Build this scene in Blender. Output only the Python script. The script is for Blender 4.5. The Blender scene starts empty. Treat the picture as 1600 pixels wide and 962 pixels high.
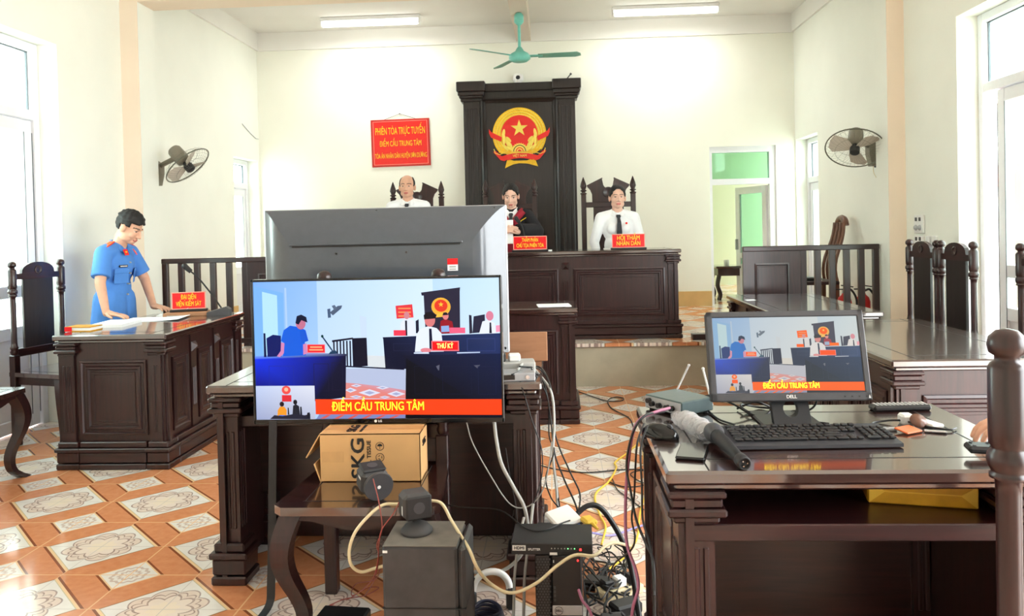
import bpy, bmesh, math, random
from mathutils import Vector, Matrix
pi = math.pi
sin, cos = math.sin, math.cos
sc = bpy.context.scene
col = sc.collection
rnd = random.Random(11)
V = Vector


def lin(c):
    c = c / 255.0
    return c / 12.92 if c <= 0.04045 else ((c + 0.055) / 1.055) ** 2.4


def srgb(r, g, b):
    return (lin(r), lin(g), lin(b), 1.0)


# ------------------------------------------------------------------ materials
def new_mat(name):
    m = bpy.data.materials.new(name)
    m.use_nodes = True
    nt = m.node_tree
    return m, nt, nt.nodes['Principled BSDF']


def N(nt, typ, **kw):
    n = nt.nodes.new(typ)
    for k, v in kw.items():
        setattr(n, k, v)
    return n


def mat(name, c, rough=0.5, metal=0.0, var=0.08, scale=30.0, bump=0.0, coat=0.0, emit=0.0, trans=0.0, spec=0.5, alpha=1.0):
    m, nt, b = new_mat(name)
    c = srgb(*c)
    b.inputs['Roughness'].default_value = rough
    b.inputs['Metallic'].default_value = metal
    b.inputs['Coat Weight'].default_value = coat
    b.inputs['Coat Roughness'].default_value = 0.08
    b.inputs['Specular IOR Level'].default_value = spec
    b.inputs['Transmission Weight'].default_value = trans
    b.inputs['Alpha'].default_value = alpha
    tc = N(nt, 'ShaderNodeTexCoord')
    no = N(nt, 'ShaderNodeTexNoise')
    no.inputs['Scale'].default_value = scale
    no.inputs['Detail'].default_value = 4
    nt.links.new(tc.outputs['Object'], no.inputs['Vector'])
    rp = N(nt, 'ShaderNodeValToRGB')
    rp.color_ramp.elements[0].position = 0.3
    rp.color_ramp.elements[1].position = 0.7
    rp.color_ramp.elements[0].color = tuple(max(0, x * (1 - var)) for x in c[:3]) + (1,)
    rp.color_ramp.elements[1].color = tuple(min(1, x * (1 + var)) for x in c[:3]) + (1,)
    nt.links.new(no.outputs['Fac'], rp.inputs['Fac'])
    nt.links.new(rp.outputs['Color'], b.inputs['Base Color'])
    if emit:
        nt.links.new(rp.outputs['Color'], b.inputs['Emission Color'])
        b.inputs['Emission Strength'].default_value = emit
    if bump:
        bp = N(nt, 'ShaderNodeBump')
        bp.inputs['Strength'].default_value = bump
        bp.inputs['Distance'].default_value = 0.01
        nt.links.new(no.outputs['Fac'], bp.inputs['Height'])
        nt.links.new(bp.outputs['Normal'], b.inputs['Normal'])
    return m


def wood(name, c1, c2, rough=0.3, stretch=(18, 18, 1.2), coat=0.2, crough=0.15):
    m, nt, b = new_mat(name)
    tc = N(nt, 'ShaderNodeTexCoord')
    mp = N(nt, 'ShaderNodeMapping')
    mp.inputs['Scale'].default_value = stretch
    no = N(nt, 'ShaderNodeTexNoise')
    no.inputs['Scale'].default_value = 3.0
    no.inputs['Detail'].default_value = 8
    no.inputs['Distortion'].default_value = 0.6
    rp = N(nt, 'ShaderNodeValToRGB')
    rp.color_ramp.elements[0].position = 0.32
    rp.color_ramp.elements[1].position = 0.72
    rp.color_ramp.elements[0].color = srgb(*c1)
    rp.color_ramp.elements[1].color = srgb(*c2)
    nt.links.new(tc.outputs['Object'], mp.inputs['Vector'])
    nt.links.new(mp.outputs['Vector'], no.inputs['Vector'])
    nt.links.new(no.outputs['Fac'], rp.inputs['Fac'])
    nt.links.new(rp.outputs['Color'], b.inputs['Base Color'])
    b.inputs['Roughness'].default_value = rough
    b.inputs['Coat Weight'].default_value = coat
    b.inputs['Coat Roughness'].default_value = crough
    if coat >= 1:
        b.inputs['Coat IOR'].default_value = 2.1
    return m


def glass_mat(name, tint=(235, 245, 240)):
    m, nt, b = new_mat(name)
    out = nt.nodes['Material Output']
    tr = N(nt, 'ShaderNodeBsdfTransparent')
    tr.inputs['Color'].default_value = srgb(*tint)
    gl = N(nt, 'ShaderNodeBsdfGlossy')
    gl.inputs['Roughness'].default_value = 0.03
    no = N(nt, 'ShaderNodeTexNoise')
    no.inputs['Scale'].default_value = 3
    lw = N(nt, 'ShaderNodeLayerWeight')
    fac = math_node(nt, 'ADD', math_node(nt, 'MULTIPLY', math_node(nt, 'POWER', lw.outputs['Facing'], 4.0), 0.6), 0.03)
    mx = N(nt, 'ShaderNodeMixShader')
    nt.links.new(fac, mx.inputs['Fac'])
    nt.links.new(tr.outputs['BSDF'], mx.inputs[1])
    nt.links.new(gl.outputs['BSDF'], mx.inputs[2])
    nt.links.new(mx.outputs['Shader'], out.inputs['Surface'])
    nt.nodes.remove(b)
    return m


def screen_mat(name, strength=1.0):
    m, nt, b = new_mat(name)
    at = N(nt, 'ShaderNodeVertexColor', layer_name='Col')
    b.inputs['Base Color'].default_value = (0.004, 0.004, 0.004, 1)
    b.inputs['Roughness'].default_value = 0.3
    b.inputs['Specular IOR Level'].default_value = 0.06
    nt.links.new(at.outputs['Color'], b.inputs['Emission Color'])
    b.inputs['Emission Strength'].default_value = strength
    return m


def math_node(nt, op, a, b=None, clamp=False):
    n = N(nt, 'ShaderNodeMath', operation=op)
    n.use_clamp = clamp
    for i, x in enumerate((a, b)):
        if x is None:
            continue
        if isinstance(x, (int, float)):
            n.inputs[i].default_value = x
        else:
            nt.links.new(x, n.inputs[i])
    return n.outputs[0]


def mixc(nt, fac, a, b):
    n = N(nt, 'ShaderNodeMix', data_type='RGBA')
    if isinstance(fac, (int, float)):
        n.inputs[0].default_value = fac
    else:
        nt.links.new(fac, n.inputs[0])
    for i, x in ((6, a), (7, b)):
        if isinstance(x, tuple):
            n.inputs[i].default_value = x
        else:
            nt.links.new(x, n.inputs[i])
    return n.outputs[2]


def tile_mat(name, P, ox, oy):
    m, nt, b = new_mat(name)
    g = lambda op, a, c=None: math_node(nt, op, a, c)
    geo = N(nt, 'ShaderNodeNewGeometry')
    sp = N(nt, 'ShaderNodeSeparateXYZ')
    nt.links.new(geo.outputs['Position'], sp.inputs[0])
    u = g('DIVIDE', g('SUBTRACT', sp.outputs[0], ox), P)
    v = g('SUBTRACT', g('DIVIDE', g('SUBTRACT', sp.outputs[1], oy), P), 0.5)
    wrap = lambda x: g('SUBTRACT', g('FRACT', g('ADD', x, 100.5)), 0.5)
    a, c = wrap(u), wrap(v)
    aa, ac = g('ABSOLUTE', a), g('ABSOLUTE', c)
    d = g('ADD', aa, ac)
    sgn = g('GREATER_THAN', g('MULTIPLY', a, c), 0.0)
    lt = lambda x, t: g('LESS_THAN', x, t)
    gt = lambda x, t: g('GREATER_THAN', x, t)
    band = lambda x, lo, hi: g('MULTIPLY', gt(x, lo), lt(x, hi))
    # base orange with mottling
    no = N(nt, 'ShaderNodeTexNoise')
    no.inputs['Scale'].default_value = 28
    no.inputs['Detail'].default_value = 6
    nt.links.new(geo.outputs['Position'], no.inputs['Vector'])
    orange = mixc(nt, no.outputs['Fac'], srgb(206, 126, 82), srgb(232, 162, 118))
    cream = srgb(243, 205, 160)
    brown = srgb(142, 80, 50)
    white = mixc(nt, no.outputs['Fac'], srgb(232, 224, 218), srgb(244, 239, 234))
    # flower in the large lozenges
    r = g('SQRT', g('ADD', g('MULTIPLY', a, a), g('MULTIPLY', c, c)))
    th = g('ARCTAN2', c, a)
    s4 = g('ABSOLUTE', g('SINE', g('MULTIPLY', th, 4.0)))
    c4 = g('ABSOLUTE', g('COSINE', g('MULTIPLY', th, 4.0)))
    s8 = g('ABSOLUTE', g('SINE', g('MULTIPLY', th, 8.0)))
    near = lambda x, y_, t_: g('LESS_THAN', g('ABSOLUTE', g('SUBTRACT', x, y_)), t_)
    r1 = g('ADD', 0.228, g('MULTIPLY', s4, 0.05))
    r2 = g('ADD', 0.14, g('MULTIPLY', c4, 0.055))
    r3 = g('ADD', 0.075, g('MULTIPLY', s4, 0.03))
    r4 = g('ADD', 0.195, g('MULTIPLY', s8, 0.035))
    fillm = lt(r, r1)
    inkm = g('MAXIMUM', g('MAXIMUM', near(r, r1, 0.006), near(r, r2, 0.009)), near(r, r4, 0.006))
    soft = mixc(nt, no.outputs['Fac'], srgb(240, 222, 208), srgb(216, 180, 160))
    fl = mixc(nt, g('MULTIPLY', fillm, 0.7), white, soft)
    fl = mixc(nt, g('MULTIPLY', lt(r, r2), 0.6), fl, srgb(242, 226, 214))
    fl = mixc(nt, g('MULTIPLY', lt(r, r3), 0.55), fl, srgb(244, 226, 200))
    fl = mixc(nt, g('MULTIPLY', inkm, g('ADD', 0.35, g('MULTIPLY', no.outputs['Fac'], 0.6))), fl, srgb(126, 92, 88))
    # flower in the small lozenges
    a2, c2 = g('SUBTRACT', 0.5, aa), g('SUBTRACT', 0.5, ac)
    r2 = g('SQRT', g('ADD', g('MULTIPLY', a2, a2), g('MULTIPLY', c2, c2)))
    th2 = g('ARCTAN2', c2, a2)
    q = g('SINE', g('MULTIPLY', th2, 12.0))
    ring2 = g('SINE', g('ADD', g('MULTIPLY', r2, 120.0), q))
    f2m = g('MULTIPLY', gt(ring2, 0.15), band(r2, 0.02, 0.135))
    fl2 = mixc(nt, g('MULTIPLY', f2m, 0.55), white, srgb(190, 150, 132))
    # assemble
    cc = orange
    # brown + cream edging of the large lozenge, heavier on two of its sides
    cc = mixc(nt, g('MULTIPLY', band(d, 0.452, 0.478), sgn), cc, brown)
    cc = mixc(nt, g('MULTIPLY', band(d, 0.43, 0.452), sgn), cc, cream)
    cc = mixc(nt, band(d, 0.0, 0.434), cc, cream)
    cc = mixc(nt, g('MULTIPLY', band(d, 0.425, 0.434), g('SUBTRACT', 1.0, sgn)), cc, brown)
    cc = mixc(nt, band(d, 0.416, 0.425), cc, srgb(205, 190, 160))
    cc = mixc(nt, lt(d, 0.416), cc, fl)
    cc = mixc(nt, g('MULTIPLY', band(d, 0.745, 0.768), sgn), cc, brown)
    cc = mixc(nt, gt(d, 0.768), cc, cream)
    cc = mixc(nt, gt(d, 0.785), cc, fl2)
    # joints between the tiles
    w = 0.0055
    j = g('MAXIMUM', g('MAXIMUM', lt(aa, w * 0.6), lt(ac, w * 0.6)), g('MAXIMUM', gt(aa, 0.5 - w), gt(ac, 0.5 - w)))
    jc = mixc(nt, lt(d, 0.425), srgb(243, 196, 148), srgb(205, 195, 190))
    cc = mixc(nt, g('MULTIPLY', j, 0.85), cc, jc)
    nt.links.new(cc, b.inputs['Base Color'])
    b.inputs['Roughness'].default_value = 0.13
    b.inputs['Specular IOR Level'].default_value = 0.5
    return m


M = {}
M['wood'] = wood('dark_wood', (31, 12, 13), (55, 24, 24), rough=0.33)
M['wood_h'] = wood('dark_wood_across', (31, 12, 13), (55, 24, 24), rough=0.33, stretch=(1.2, 18, 18))
M['wood_top'] = wood('dark_wood_top', (40, 20, 18), (60, 33, 29), rough=0.25, stretch=(1.2, 18, 18), coat=1.0, crough=0.08)
M['wood_back'] = wood('black_brown_wood', (24, 18, 19), (40, 31, 32), rough=0.42)
M['wood_mid'] = wood('brown_wood', (96, 60, 44), (128, 84, 62), rough=0.35)
M['board'] = wood('plywood_board', (150, 104, 72), (172, 124, 90), rough=0.6, stretch=(2, 10, 10), coat=0.0)
M['wall'] = mat('cream_wall_paint', (251, 251, 238), 0.85, var=0.02, scale=2.0)
M['wallside'] = mat('pale_wall_paint', (247, 248, 238), 0.85, var=0.02, scale=2.0)
M['peach'] = mat('peach_wall_paint', (250, 232, 211), 0.85, var=0.02, scale=2.0)
M['ceil'] = mat('ceiling_paint', (240, 238, 232), 0.9, var=0.02, scale=2.0)
M['beam'] = mat('beam_paint', (226, 214, 200), 0.9, var=0.02, scale=2.0)
M['micblack'] = mat('black_microphone_coat', (13, 14, 16), 0.55, var=0.1)
M['cove'] = mat('white_cornice_paint', (246, 244, 238), 0.85, var=0.02, scale=2.0)
M['pvc'] = mat('white_window_plastic', (240, 240, 244), 0.35, var=0.01)
M['pvcg'] = mat('grey_door_gasket', (92, 98, 106), 0.5, var=0.05)
M['glass'] = glass_mat('window_glass')
M['gglass'] = glass_mat('green_door_glass', (216, 244, 234))
M['skirt'] = mat('tan_skirting_tile', (222, 184, 122), 0.35, var=0.08, scale=6)
M['greyskirt'] = mat('grey_skirting', (150, 146, 134), 0.7, var=0.08, scale=8)
M['riser'] = mat('bare_cement', (190, 180, 158), 0.75, var=0.1, scale=5, bump=0.1)
M['tiles'] = tile_mat('patterned_floor_tiles', 0.58122, -2.08074, 3.13166)
M['white'] = mat('white_plastic', (240, 240, 238), 0.4, var=0.02)
M['paper'] = mat('white_paper', (246, 246, 248), 0.8, var=0.015, scale=60)
M['black'] = mat('black_plastic', (22, 22, 25), 0.4, var=0.15)
M['black2'] = mat('matt_black_plastic', (34, 34, 37), 0.6, var=0.12)
M['gloss'] = mat('gloss_black_plastic', (12, 12, 14), 0.12, var=0.1)
M['dgrey'] = mat('dark_grey_plastic', (66, 66, 70), 0.45, var=0.08)
M['dusty'] = mat('dusty_charcoal_plastic', (68, 66, 67), 0.65, var=0.2, scale=14)
M['dust'] = mat('dusty_top', (116, 110, 102), 0.85, var=0.2, scale=14)
M['tvgrey'] = mat('gloss_grey_plastic', (77, 83, 91), 0.22, var=0.03, coat=0.3)
M['silver'] = mat('silver_plastic', (176, 178, 182), 0.35, metal=0.3, var=0.05)
M['chrome'] = mat('chrome_metal', (200, 200, 204), 0.2, metal=1.0, var=0.03)
M['fangrey'] = mat('grey_fan_plastic', (134, 128, 114), 0.5, var=0.05)
M['fanblade'] = mat('pale_fan_blade', (196, 186, 172), 0.5, var=0.05)
M['fanwire'] = mat('grey_fan_wire', (112, 112, 98), 0.35, metal=0.4, var=0.05)
M['teal'] = mat('teal_fan_enamel', (122, 206, 192), 0.35, var=0.04)
M['tealpale'] = mat('pale_green_fan_blade', (120, 176, 158), 0.35, var=0.04)
M['tube'] = mat('lit_tube', (255, 255, 250), 0.5, emit=3.0, var=0.0)
M['red'] = mat('red_plastic_sign', (238, 34, 26), 0.4, var=0.03)
M['redframe'] = mat('dull_red_sign_edge', (196, 46, 34), 0.5, var=0.04)
M['redplate'] = mat('red_acrylic_plate', (232, 20, 30), 0.25, var=0.02)
M['pinkedge'] = mat('pale_pink_line', (250, 168, 150), 0.5, var=0.02)
M['yellow'] = mat('yellow_lettering', (250, 206, 30), 0.45, var=0.03)
M['gold'] = mat('gold_paint', (255, 198, 24), 0.35, var=0.1, scale=40)
M['goldlight'] = mat('light_gold_paint', (255, 224, 96), 0.35, var=0.06, scale=40)
M['card'] = mat('brown_cardboard', (214, 168, 112), 0.75, var=0.04, scale=12)
M['cardin'] = mat('cardboard_tape', (206, 160, 104), 0.4, var=0.04)
M['ink'] = mat('black_ink', (30, 26, 24), 0.6, var=0.05)
M['goldbag'] = mat('gold_paper', (206, 148, 30), 0.4, var=0.16, scale=18)
M['extred'] = mat('red_cylinder_paint', (200, 22, 22), 0.3, var=0.05)
M['skin'] = mat('skin', (222, 170, 142), 0.55, var=0.05, scale=25)
M['skinf'] = mat('fair_skin', (232, 186, 164), 0.55, var=0.04, scale=25)
M['hair'] = mat('black_hair', (24, 20, 20), 0.7, var=0.3, scale=90)
M['brow'] = mat('dark_brown_brow', (66, 46, 38), 0.6, var=0.1)
M['lip'] = mat('lips', (192, 108, 98), 0.5, var=0.05)
M['eyew'] = mat('eye_white', (226, 214, 206), 0.3, var=0.02)
M['shirt'] = mat('white_shirt_cotton', (243, 243, 246), 0.85, var=0.03, scale=9, bump=0.25)
M['blue'] = mat('blue_uniform_cotton', (78, 136, 214), 0.85, var=0.07, scale=9, bump=0.3)
M['trouser'] = mat('dark_trouser_cloth', (32, 34, 42), 0.9, var=0.1)
M['tie'] = mat('charcoal_tie', (44, 44, 50), 0.7, var=0.1)
M['robe'] = mat('black_velvet_robe', (20, 18, 24), 0.9, var=0.15)
M['robered'] = mat('crimson_robe_trim', (148, 14, 40), 0.8, var=0.1)
M['cwhite'] = mat('white_cable', (232, 228, 216), 0.5, var=0.03)
M['cgrey'] = mat('grey_cable', (176, 176, 172), 0.5, var=0.04)
M['cblack'] = mat('black_cable', (20, 20, 22), 0.45, var=0.1)
M['cyellow'] = mat('yellow_cable', (236, 196, 70), 0.5, var=0.04)
M['cpink'] = mat('mauve_cable', (172, 104, 134), 0.45, var=0.05)
M['ccream'] = mat('cream_cable', (234, 218, 178), 0.5, var=0.04)
M['cred'] = mat('thin_red_wire', (156, 70, 62), 0.5, var=0.05)
M['cblue'] = mat('blue_plug', (22, 92, 196), 0.4, var=0.05)
M['clilac'] = mat('lilac_cable', (150, 140, 196), 0.5, var=0.05)
M['bag'] = mat('clear_plastic_bag', (214, 212, 214), 0.15, var=0.1, scale=50, bump=0.9, alpha=0.6)
M['orange'] = mat('orange_card', (228, 112, 56), 0.4, var=0.08)
M['ledg'] = mat('green_lamp', (120, 255, 140), 0.4, emit=2.0, var=0)
M['ledr'] = mat('red_lamp', (255, 40, 40), 0.4, emit=3.0, var=0)
M['goldfold'] = mat('gold_paper_fold', (232, 182, 60), 0.4, var=0.1, scale=18)
M['keycase'] = mat('keyboard_plastic', (52, 52, 56), 0.5, var=0.05)
M['screen'] = screen_mat('television_picture', 0.78)
M['screen2'] = screen_mat('monitor_picture', 0.65)
M['key'] = mat('black_keycap', (26, 26, 28), 0.5, var=0.08)
M['dgreen'] = mat('green_grey_metal', (80, 97, 97), 0.4, metal=0.2, var=0.06)
M['outside'] = mat('outdoor_concrete', (196, 192, 184), 0.9, var=0.08, scale=2)
M['dullwall'] = mat('brown_grey_house_wall', (128, 112, 100), 0.9, var=0.1, scale=2)
M['greenroom'] = mat('pale_green_wall_paint', (222, 232, 200), 0.85, var=0.02, scale=2)


# ------------------------------------------------------------------ mesh builder
class MB:
    def __init__(s):
        s.v, s.f, s.m, s.s = [], [], [], []

    def add(s, vs, fs, m=0, smooth=False):
        o = len(s.v)
        s.v += [V(p) for p in vs]
        for f in fs:
            s.f.append([i + o for i in f])
            s.m.append(m)
            s.s.append(smooth)
        return s

    def box(s, x0, x1, y0, y1, z0, z1, m=0, bev=0.0, M4=None):
        x0, x1, y0, y1, z0, z1 = min(x0, x1), max(x0, x1), min(y0, y1), max(y0, y1), min(z0, z1), max(z0, z1)
        if bev <= 0:
            vs = [(x, y, z) for x in (x0, x1) for y in (y0, y1) for z in (z0, z1)]
            fs = [(0, 1, 3, 2), (4, 6, 7, 5), (0, 4, 5, 1), (2, 3, 7, 6), (0, 2, 6, 4), (1, 5, 7, 3)]
            if M4:
                vs = [M4 @ V(p) for p in vs]
            return s.add(vs, fs, m)
        b = min(bev, (x1 - x0) / 2.01, (y1 - y0) / 2.01, (z1 - z0) / 2.01)
        vs, ix = [], {}
        for i, x in enumerate((x0, x1)):
            for j, y in enumerate((y0, y1)):
                for k, z in enumerate((z0, z1)):
                    dx, dy, dz = (b if i == 0 else -b), (b if j == 0 else -b), (b if k == 0 else -b)
                    ix[i, j, k, 0] = len(vs); vs.append((x, y + dy, z + dz))
                    ix[i, j, k, 1] = len(vs); vs.append((x + dx, y, z + dz))
                    ix[i, j, k, 2] = len(vs); vs.append((x + dx, y + dy, z))
        fs = []
        for i in (0, 1):
            q = [ix[i, 0, 0, 0], ix[i, 1, 0, 0], ix[i, 1, 1, 0], ix[i, 0, 1, 0]]
            fs.append(q if i else q[::-1])
            q = [ix[0, i, 0, 1], ix[1, i, 0, 1], ix[1, i, 1, 1], ix[0, i, 1, 1]]
            fs.append(q[::-1] if i else q)
            q = [ix[0, 0, i, 2], ix[1, 0, i, 2], ix[1, 1, i, 2], ix[0, 1, i, 2]]
            fs.append(q if i else q[::-1])
        for j in (0, 1):
            for k in (0, 1):
                fs.append([ix[0, j, k, 1], ix[1, j, k, 1], ix[1, j, k, 2], ix[0, j, k, 2]])
        for i in (0, 1):
            for k in (0, 1):
                fs.append([ix[i, 0, k, 0], ix[i, 1, k, 0], ix[i, 1, k, 2], ix[i, 0, k, 2]])
        for i in (0, 1):
            for j in (0, 1):
                fs.append([ix[i, j, 0, 0], ix[i, j, 1, 0], ix[i, j, 1, 1], ix[i, j, 0, 1]])
        for i in (0, 1):
            for j in (0, 1):
                for k in (0, 1):
                    fs.append([ix[i, j, k, 0], ix[i, j, k, 1], ix[i, j, k, 2]])
        if M4:
            vs = [M4 @ V(p) for p in vs]
        return s.add(vs, fs, m)

    def cyl(s, p0, p1, r0, r1=None, n=16, m=0, smooth=True):
        r1 = r0 if r1 is None else r1
        p0, p1 = V(p0), V(p1)
        d = (p1 - p0).normalized()
        a = d.orthogonal().normalized()
        b = d.cross(a)
        vs = []
        for p, r in ((p0, r0), (p1, r1)):
            vs += [p + (a * cos(2 * pi * i / n) + b * sin(2 * pi * i / n)) * r for i in range(n)]
        s.add(vs, [(i, (i + 1) % n, n + (i + 1) % n, n + i) for i in range(n)], m, smooth)
        s.add(vs[:n], [list(range(n))[::-1]], m)
        s.add(vs[n:], [list(range(n))], m)
        return s

    def tube(s, pts, r, n=8, m=0, closed=False):
        pts = [V(p) for p in pts]
        k = len(pts)
        rs = r if isinstance(r, (list, tuple)) else [r] * k
        vs, fs = [], []
        t0 = (pts[1] - pts[0]).normalized()
        a = t0.orthogonal().normalized()
        for i, p in enumerate(pts):
            if closed:
                t = (pts[(i + 1) % k] - pts[i - 1]).normalized()
            else:
                t = (pts[min(i + 1, k - 1)] - pts[max(i - 1, 0)])
                t = t.normalized() if t.length > 1e-9 else t0
            a = (a - t * a.dot(t))
            a = a.normalized() if a.length > 1e-6 else t.orthogonal().normalized()
            b = t.cross(a)
            vs += [p + (a * cos(2 * pi * j / n) + b * sin(2 * pi * j / n)) * rs[i] for j in range(n)]
        for i in range(k if closed else k - 1):
            i2 = (i + 1) % k
            fs += [(i * n + j, i * n + (j + 1) % n, i2 * n + (j + 1) % n, i2 * n + j) for j in range(n)]
        s.add(vs, fs, m, True)
        if not closed:
            s.add(vs[:n], [list(range(n))[::-1]], m)
            s.add(vs[-n:], [list(range(n))], m)
        return s

    def lathe(s, prof, c=(0, 0, 0), n=24, m=0, M4=None, smooth=True, sx=1.0, sy=1.0):
        vs, fs = [], []
        c = V(c)
        for r, z in prof:
            for j in range(n):
                p = V((r * cos(2 * pi * j / n) * sx, r * sin(2 * pi * j / n) * sy, z))
                vs.append((M4 @ p if M4 else p) + c)
        k = len(prof)
        for i in range(k - 1):
            fs += [(i * n + j, i * n + (j + 1) % n, (i + 1) * n + (j + 1) % n, (i + 1) * n + j) for j in range(n)]
        s.add(vs, fs, m, smooth)
        s.add(vs[:n], [list(range(n))[::-1]], m)
        s.add(vs[-n:], [list(range(n))], m)
        return s

    def prism(s, poly, d0, d1, M4=None, m=0):
        """poly in local xy, extruded along local z from d0 to d1"""
        n = len(poly)
        vs = [V((x, y, d0)) for x, y in poly] + [V((x, y, d1)) for x, y in poly]
        if M4:
            vs = [M4 @ p for p in vs]
        fs = [list(range(n))[::-1], list(range(n, 2 * n))] + [(i, (i + 1) % n, n + (i + 1) % n, n + i) for i in range(n)]
        return s.add(vs, fs, m)

    def ell(s, c, r, nu=20, nv=12, m=0, M4=None):
        c = V(c)
        vs, fs = [], []
        for i in range(nv + 1):
            ph = pi * i / nv
            for j in range(nu):
                t = 2 * pi * j / nu
                p = V((r[0] * sin(ph) * cos(t), r[1] * sin(ph) * sin(t), -r[2] * cos(ph)))
                vs.append((M4 @ p if M4 else p) + c)
        for i in range(nv):
            fs += [(i * nu + j, i * nu + (j + 1) % nu, (i + 1) * nu + (j + 1) % nu, (i + 1) * nu + j) for j in range(nu)]
        return s.add(vs, fs, m, True)

    def panel(s, O, U, Nn, u0, u1, z0, z1, prof, m=0):
        """a relief panel on the plane through O spanned by U and z, facing Nn; prof = [(inset, height)...]"""
        O, U, Nn = V(O), V(U), V(Nn)
        vs, fs = [], []
        for ins, hgt in prof:
            for uu, zz in ((u0 + ins, z0 + ins), (u1 - ins, z0 + ins), (u1 - ins, z1 - ins), (u0 + ins, z1 - ins)):
                vs.append(O + U * uu + V((0, 0, zz)) + Nn * hgt)
        k = len(prof)
        flip = U.cross(V((0, 0, 1))).dot(Nn) < 0
        for i in range(k - 1):
            for j in range(4):
                f = (i * 4 + j, i * 4 + (j + 1) % 4, (i + 1) * 4 + (j + 1) % 4, (i + 1) * 4 + j)
                fs.append(f[::-1] if flip else f)
        f = tuple(range((k - 1) * 4, k * 4))
        fs.append(f[::-1] if flip else f)
        return s.add(vs, fs, m)

    def pyramid(s, O, U, Nn, hw, hgt, m=0):
        O, U, Nn = V(O), V(U), V(Nn)
        Z = V((0, 0, 1))
        vs = [O - U * hw - Z * hw, O + U * hw - Z * hw, O + U * hw + Z * hw, O - U * hw + Z * hw, O + Nn * hgt]
        return s.add(vs, [(0, 1, 4), (1, 2, 4), (2, 3, 4), (3, 0, 4), (3, 2, 1, 0)], m)

    def build(s, name, mats, parent=None, loc=None, rot=None):
        me = bpy.data.meshes.new(name)
        me.from_pydata([tuple(p) for p in s.v], [], s.f)
        mats = mats if isinstance(mats, (list, tuple)) else [mats]
        for q in mats:
            me.materials.append(M[q] if isinstance(q, str) else q)
        me.polygons.foreach_set('material_index', s.m)
        me.polygons.foreach_set('use_smooth', s.s)
        me.update()
        bm = bmesh.new()
        bm.from_mesh(me)
        bmesh.ops.recalc_face_normals(bm, faces=bm.faces)
        bm.to_mesh(me)
        bm.free()
        o = bpy.data.objects.new(name, me)
        col.objects.link(o)
        if parent is not None:
            o.parent = parent
        if loc is not None:
            o.location = loc
        if rot is not None:
            o.rotation_euler = rot
        return o


def tag(o, label=None, cat=None, group=None, kind=None):
    if label:
        o['label'] = label
    if cat:
        o['category'] = cat
    if group:
        o['group'] = group
    if kind:
        o['kind'] = kind
    return o


def thing(name, label, cat, loc=(0, 0, 0), rotz=0.0, group=None):
    o = bpy.data.objects.new(name, None)
    o.empty_display_size = 0.1
    col.objects.link(o)
    o.location = loc
    o.rotation_euler = (0, 0, rotz)
    return tag(o, label, cat, group)


def struct(name, mb, mats, label=None, parent=None):
    o = mb.build(name, mats, parent)
    if parent is None:
        o['kind'] = 'structure'
        o['label'] = label or name.replace('_', ' ')
        o['category'] = name.split('_')[0]
    return o


def copy_tree(root, name=None, loc=None, rotz=None, label=None, group=None):
    def cp(o, par):
        c = o.copy()
        col.objects.link(c)
        if par is not None:
            c.parent = par
        for ch in list(o.children):
            cp(ch, c)
        return c
    r = cp(root, None)
    if loc is not None:
        r.location = loc
    if rotz is not None:
        r.rotation_euler = (0, 0, rotz)
    if label:
        r['label'] = label
    if group:
        r['group'] = group
    return r


texts = []


def lettering(body, size, m, parent, loc, rot=(pi / 2, 0, 0), bold=0.0, ext=0.0005, sx=1.0, align='CENTER', name='lettering', space=1.0, fit=None):
    cu = bpy.data.curves.new(name, 'FONT')
    cu.body = body
    cu.size = size
    cu.align_x = align
    cu.align_y = 'CENTER'
    cu.extrude = ext
    cu.space_character = space
    cu.resolution_u = 3
    cu.materials.append(M[m] if isinstance(m, str) else m)
    o = bpy.data.objects.new(name, cu)
    col.objects.link(o)
    o.parent = parent
    o.location = loc
    o.rotation_euler = rot
    o.scale = (sx, 1, 1)
    texts.append((o, fit, bold))
    return o


def smooth_path(pts, k=10):
    """Catmull-Rom through the points"""
    pts = [V(p) for p in pts]
    P = [pts[0] * 2 - pts[1]] + pts + [pts[-1] * 2 - pts[-2]]
    out = []
    for i in range(1, len(P) - 2):
        for j in range(k):
            t = j / k
            a, b, c, d = P[i - 1], P[i], P[i + 1], P[i + 2]
            out.append(0.5 * ((2 * b) + (c - a) * t + (2 * a - 5 * b + 4 * c - d) * t * t + (3 * b - a - 3 * c + d) * t ** 3))
    out.append(pts[-1])
    return out


def face_m(loc=(0, 0, 0)):
    """local xy -> world x, z ; local z -> world -y (towards the camera)"""
    return Matrix.Translation(loc) @ Matrix(((1, 0, 0, 0), (0, 0, -1, 0), (0, 1, 0, 0), (0, 0, 0, 1)))
# ================================================================== the room
XL, XR, YB, ZP, ZC, YP = -3.74, 2.97, 9.82, 0.379, 3.94, 6.85
YF = -2.6


def wall_x(mb, xa, xb, holes, z0=0.0, z1=ZC, ya=YF, yb=YB + 0.2):
    y = ya
    for h0, h1, k0, k1 in sorted(holes):
        mb.box(xa, xb, y, h0, z0, z1)
        if k0 > z0:
            mb.box(xa, xb, h0, h1, z0, k0)
        mb.box(xa, xb, h0, h1, k1, z1)
        y = h1
    mb.box(xa, xb, y, yb, z0, z1)
    return mb


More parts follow.
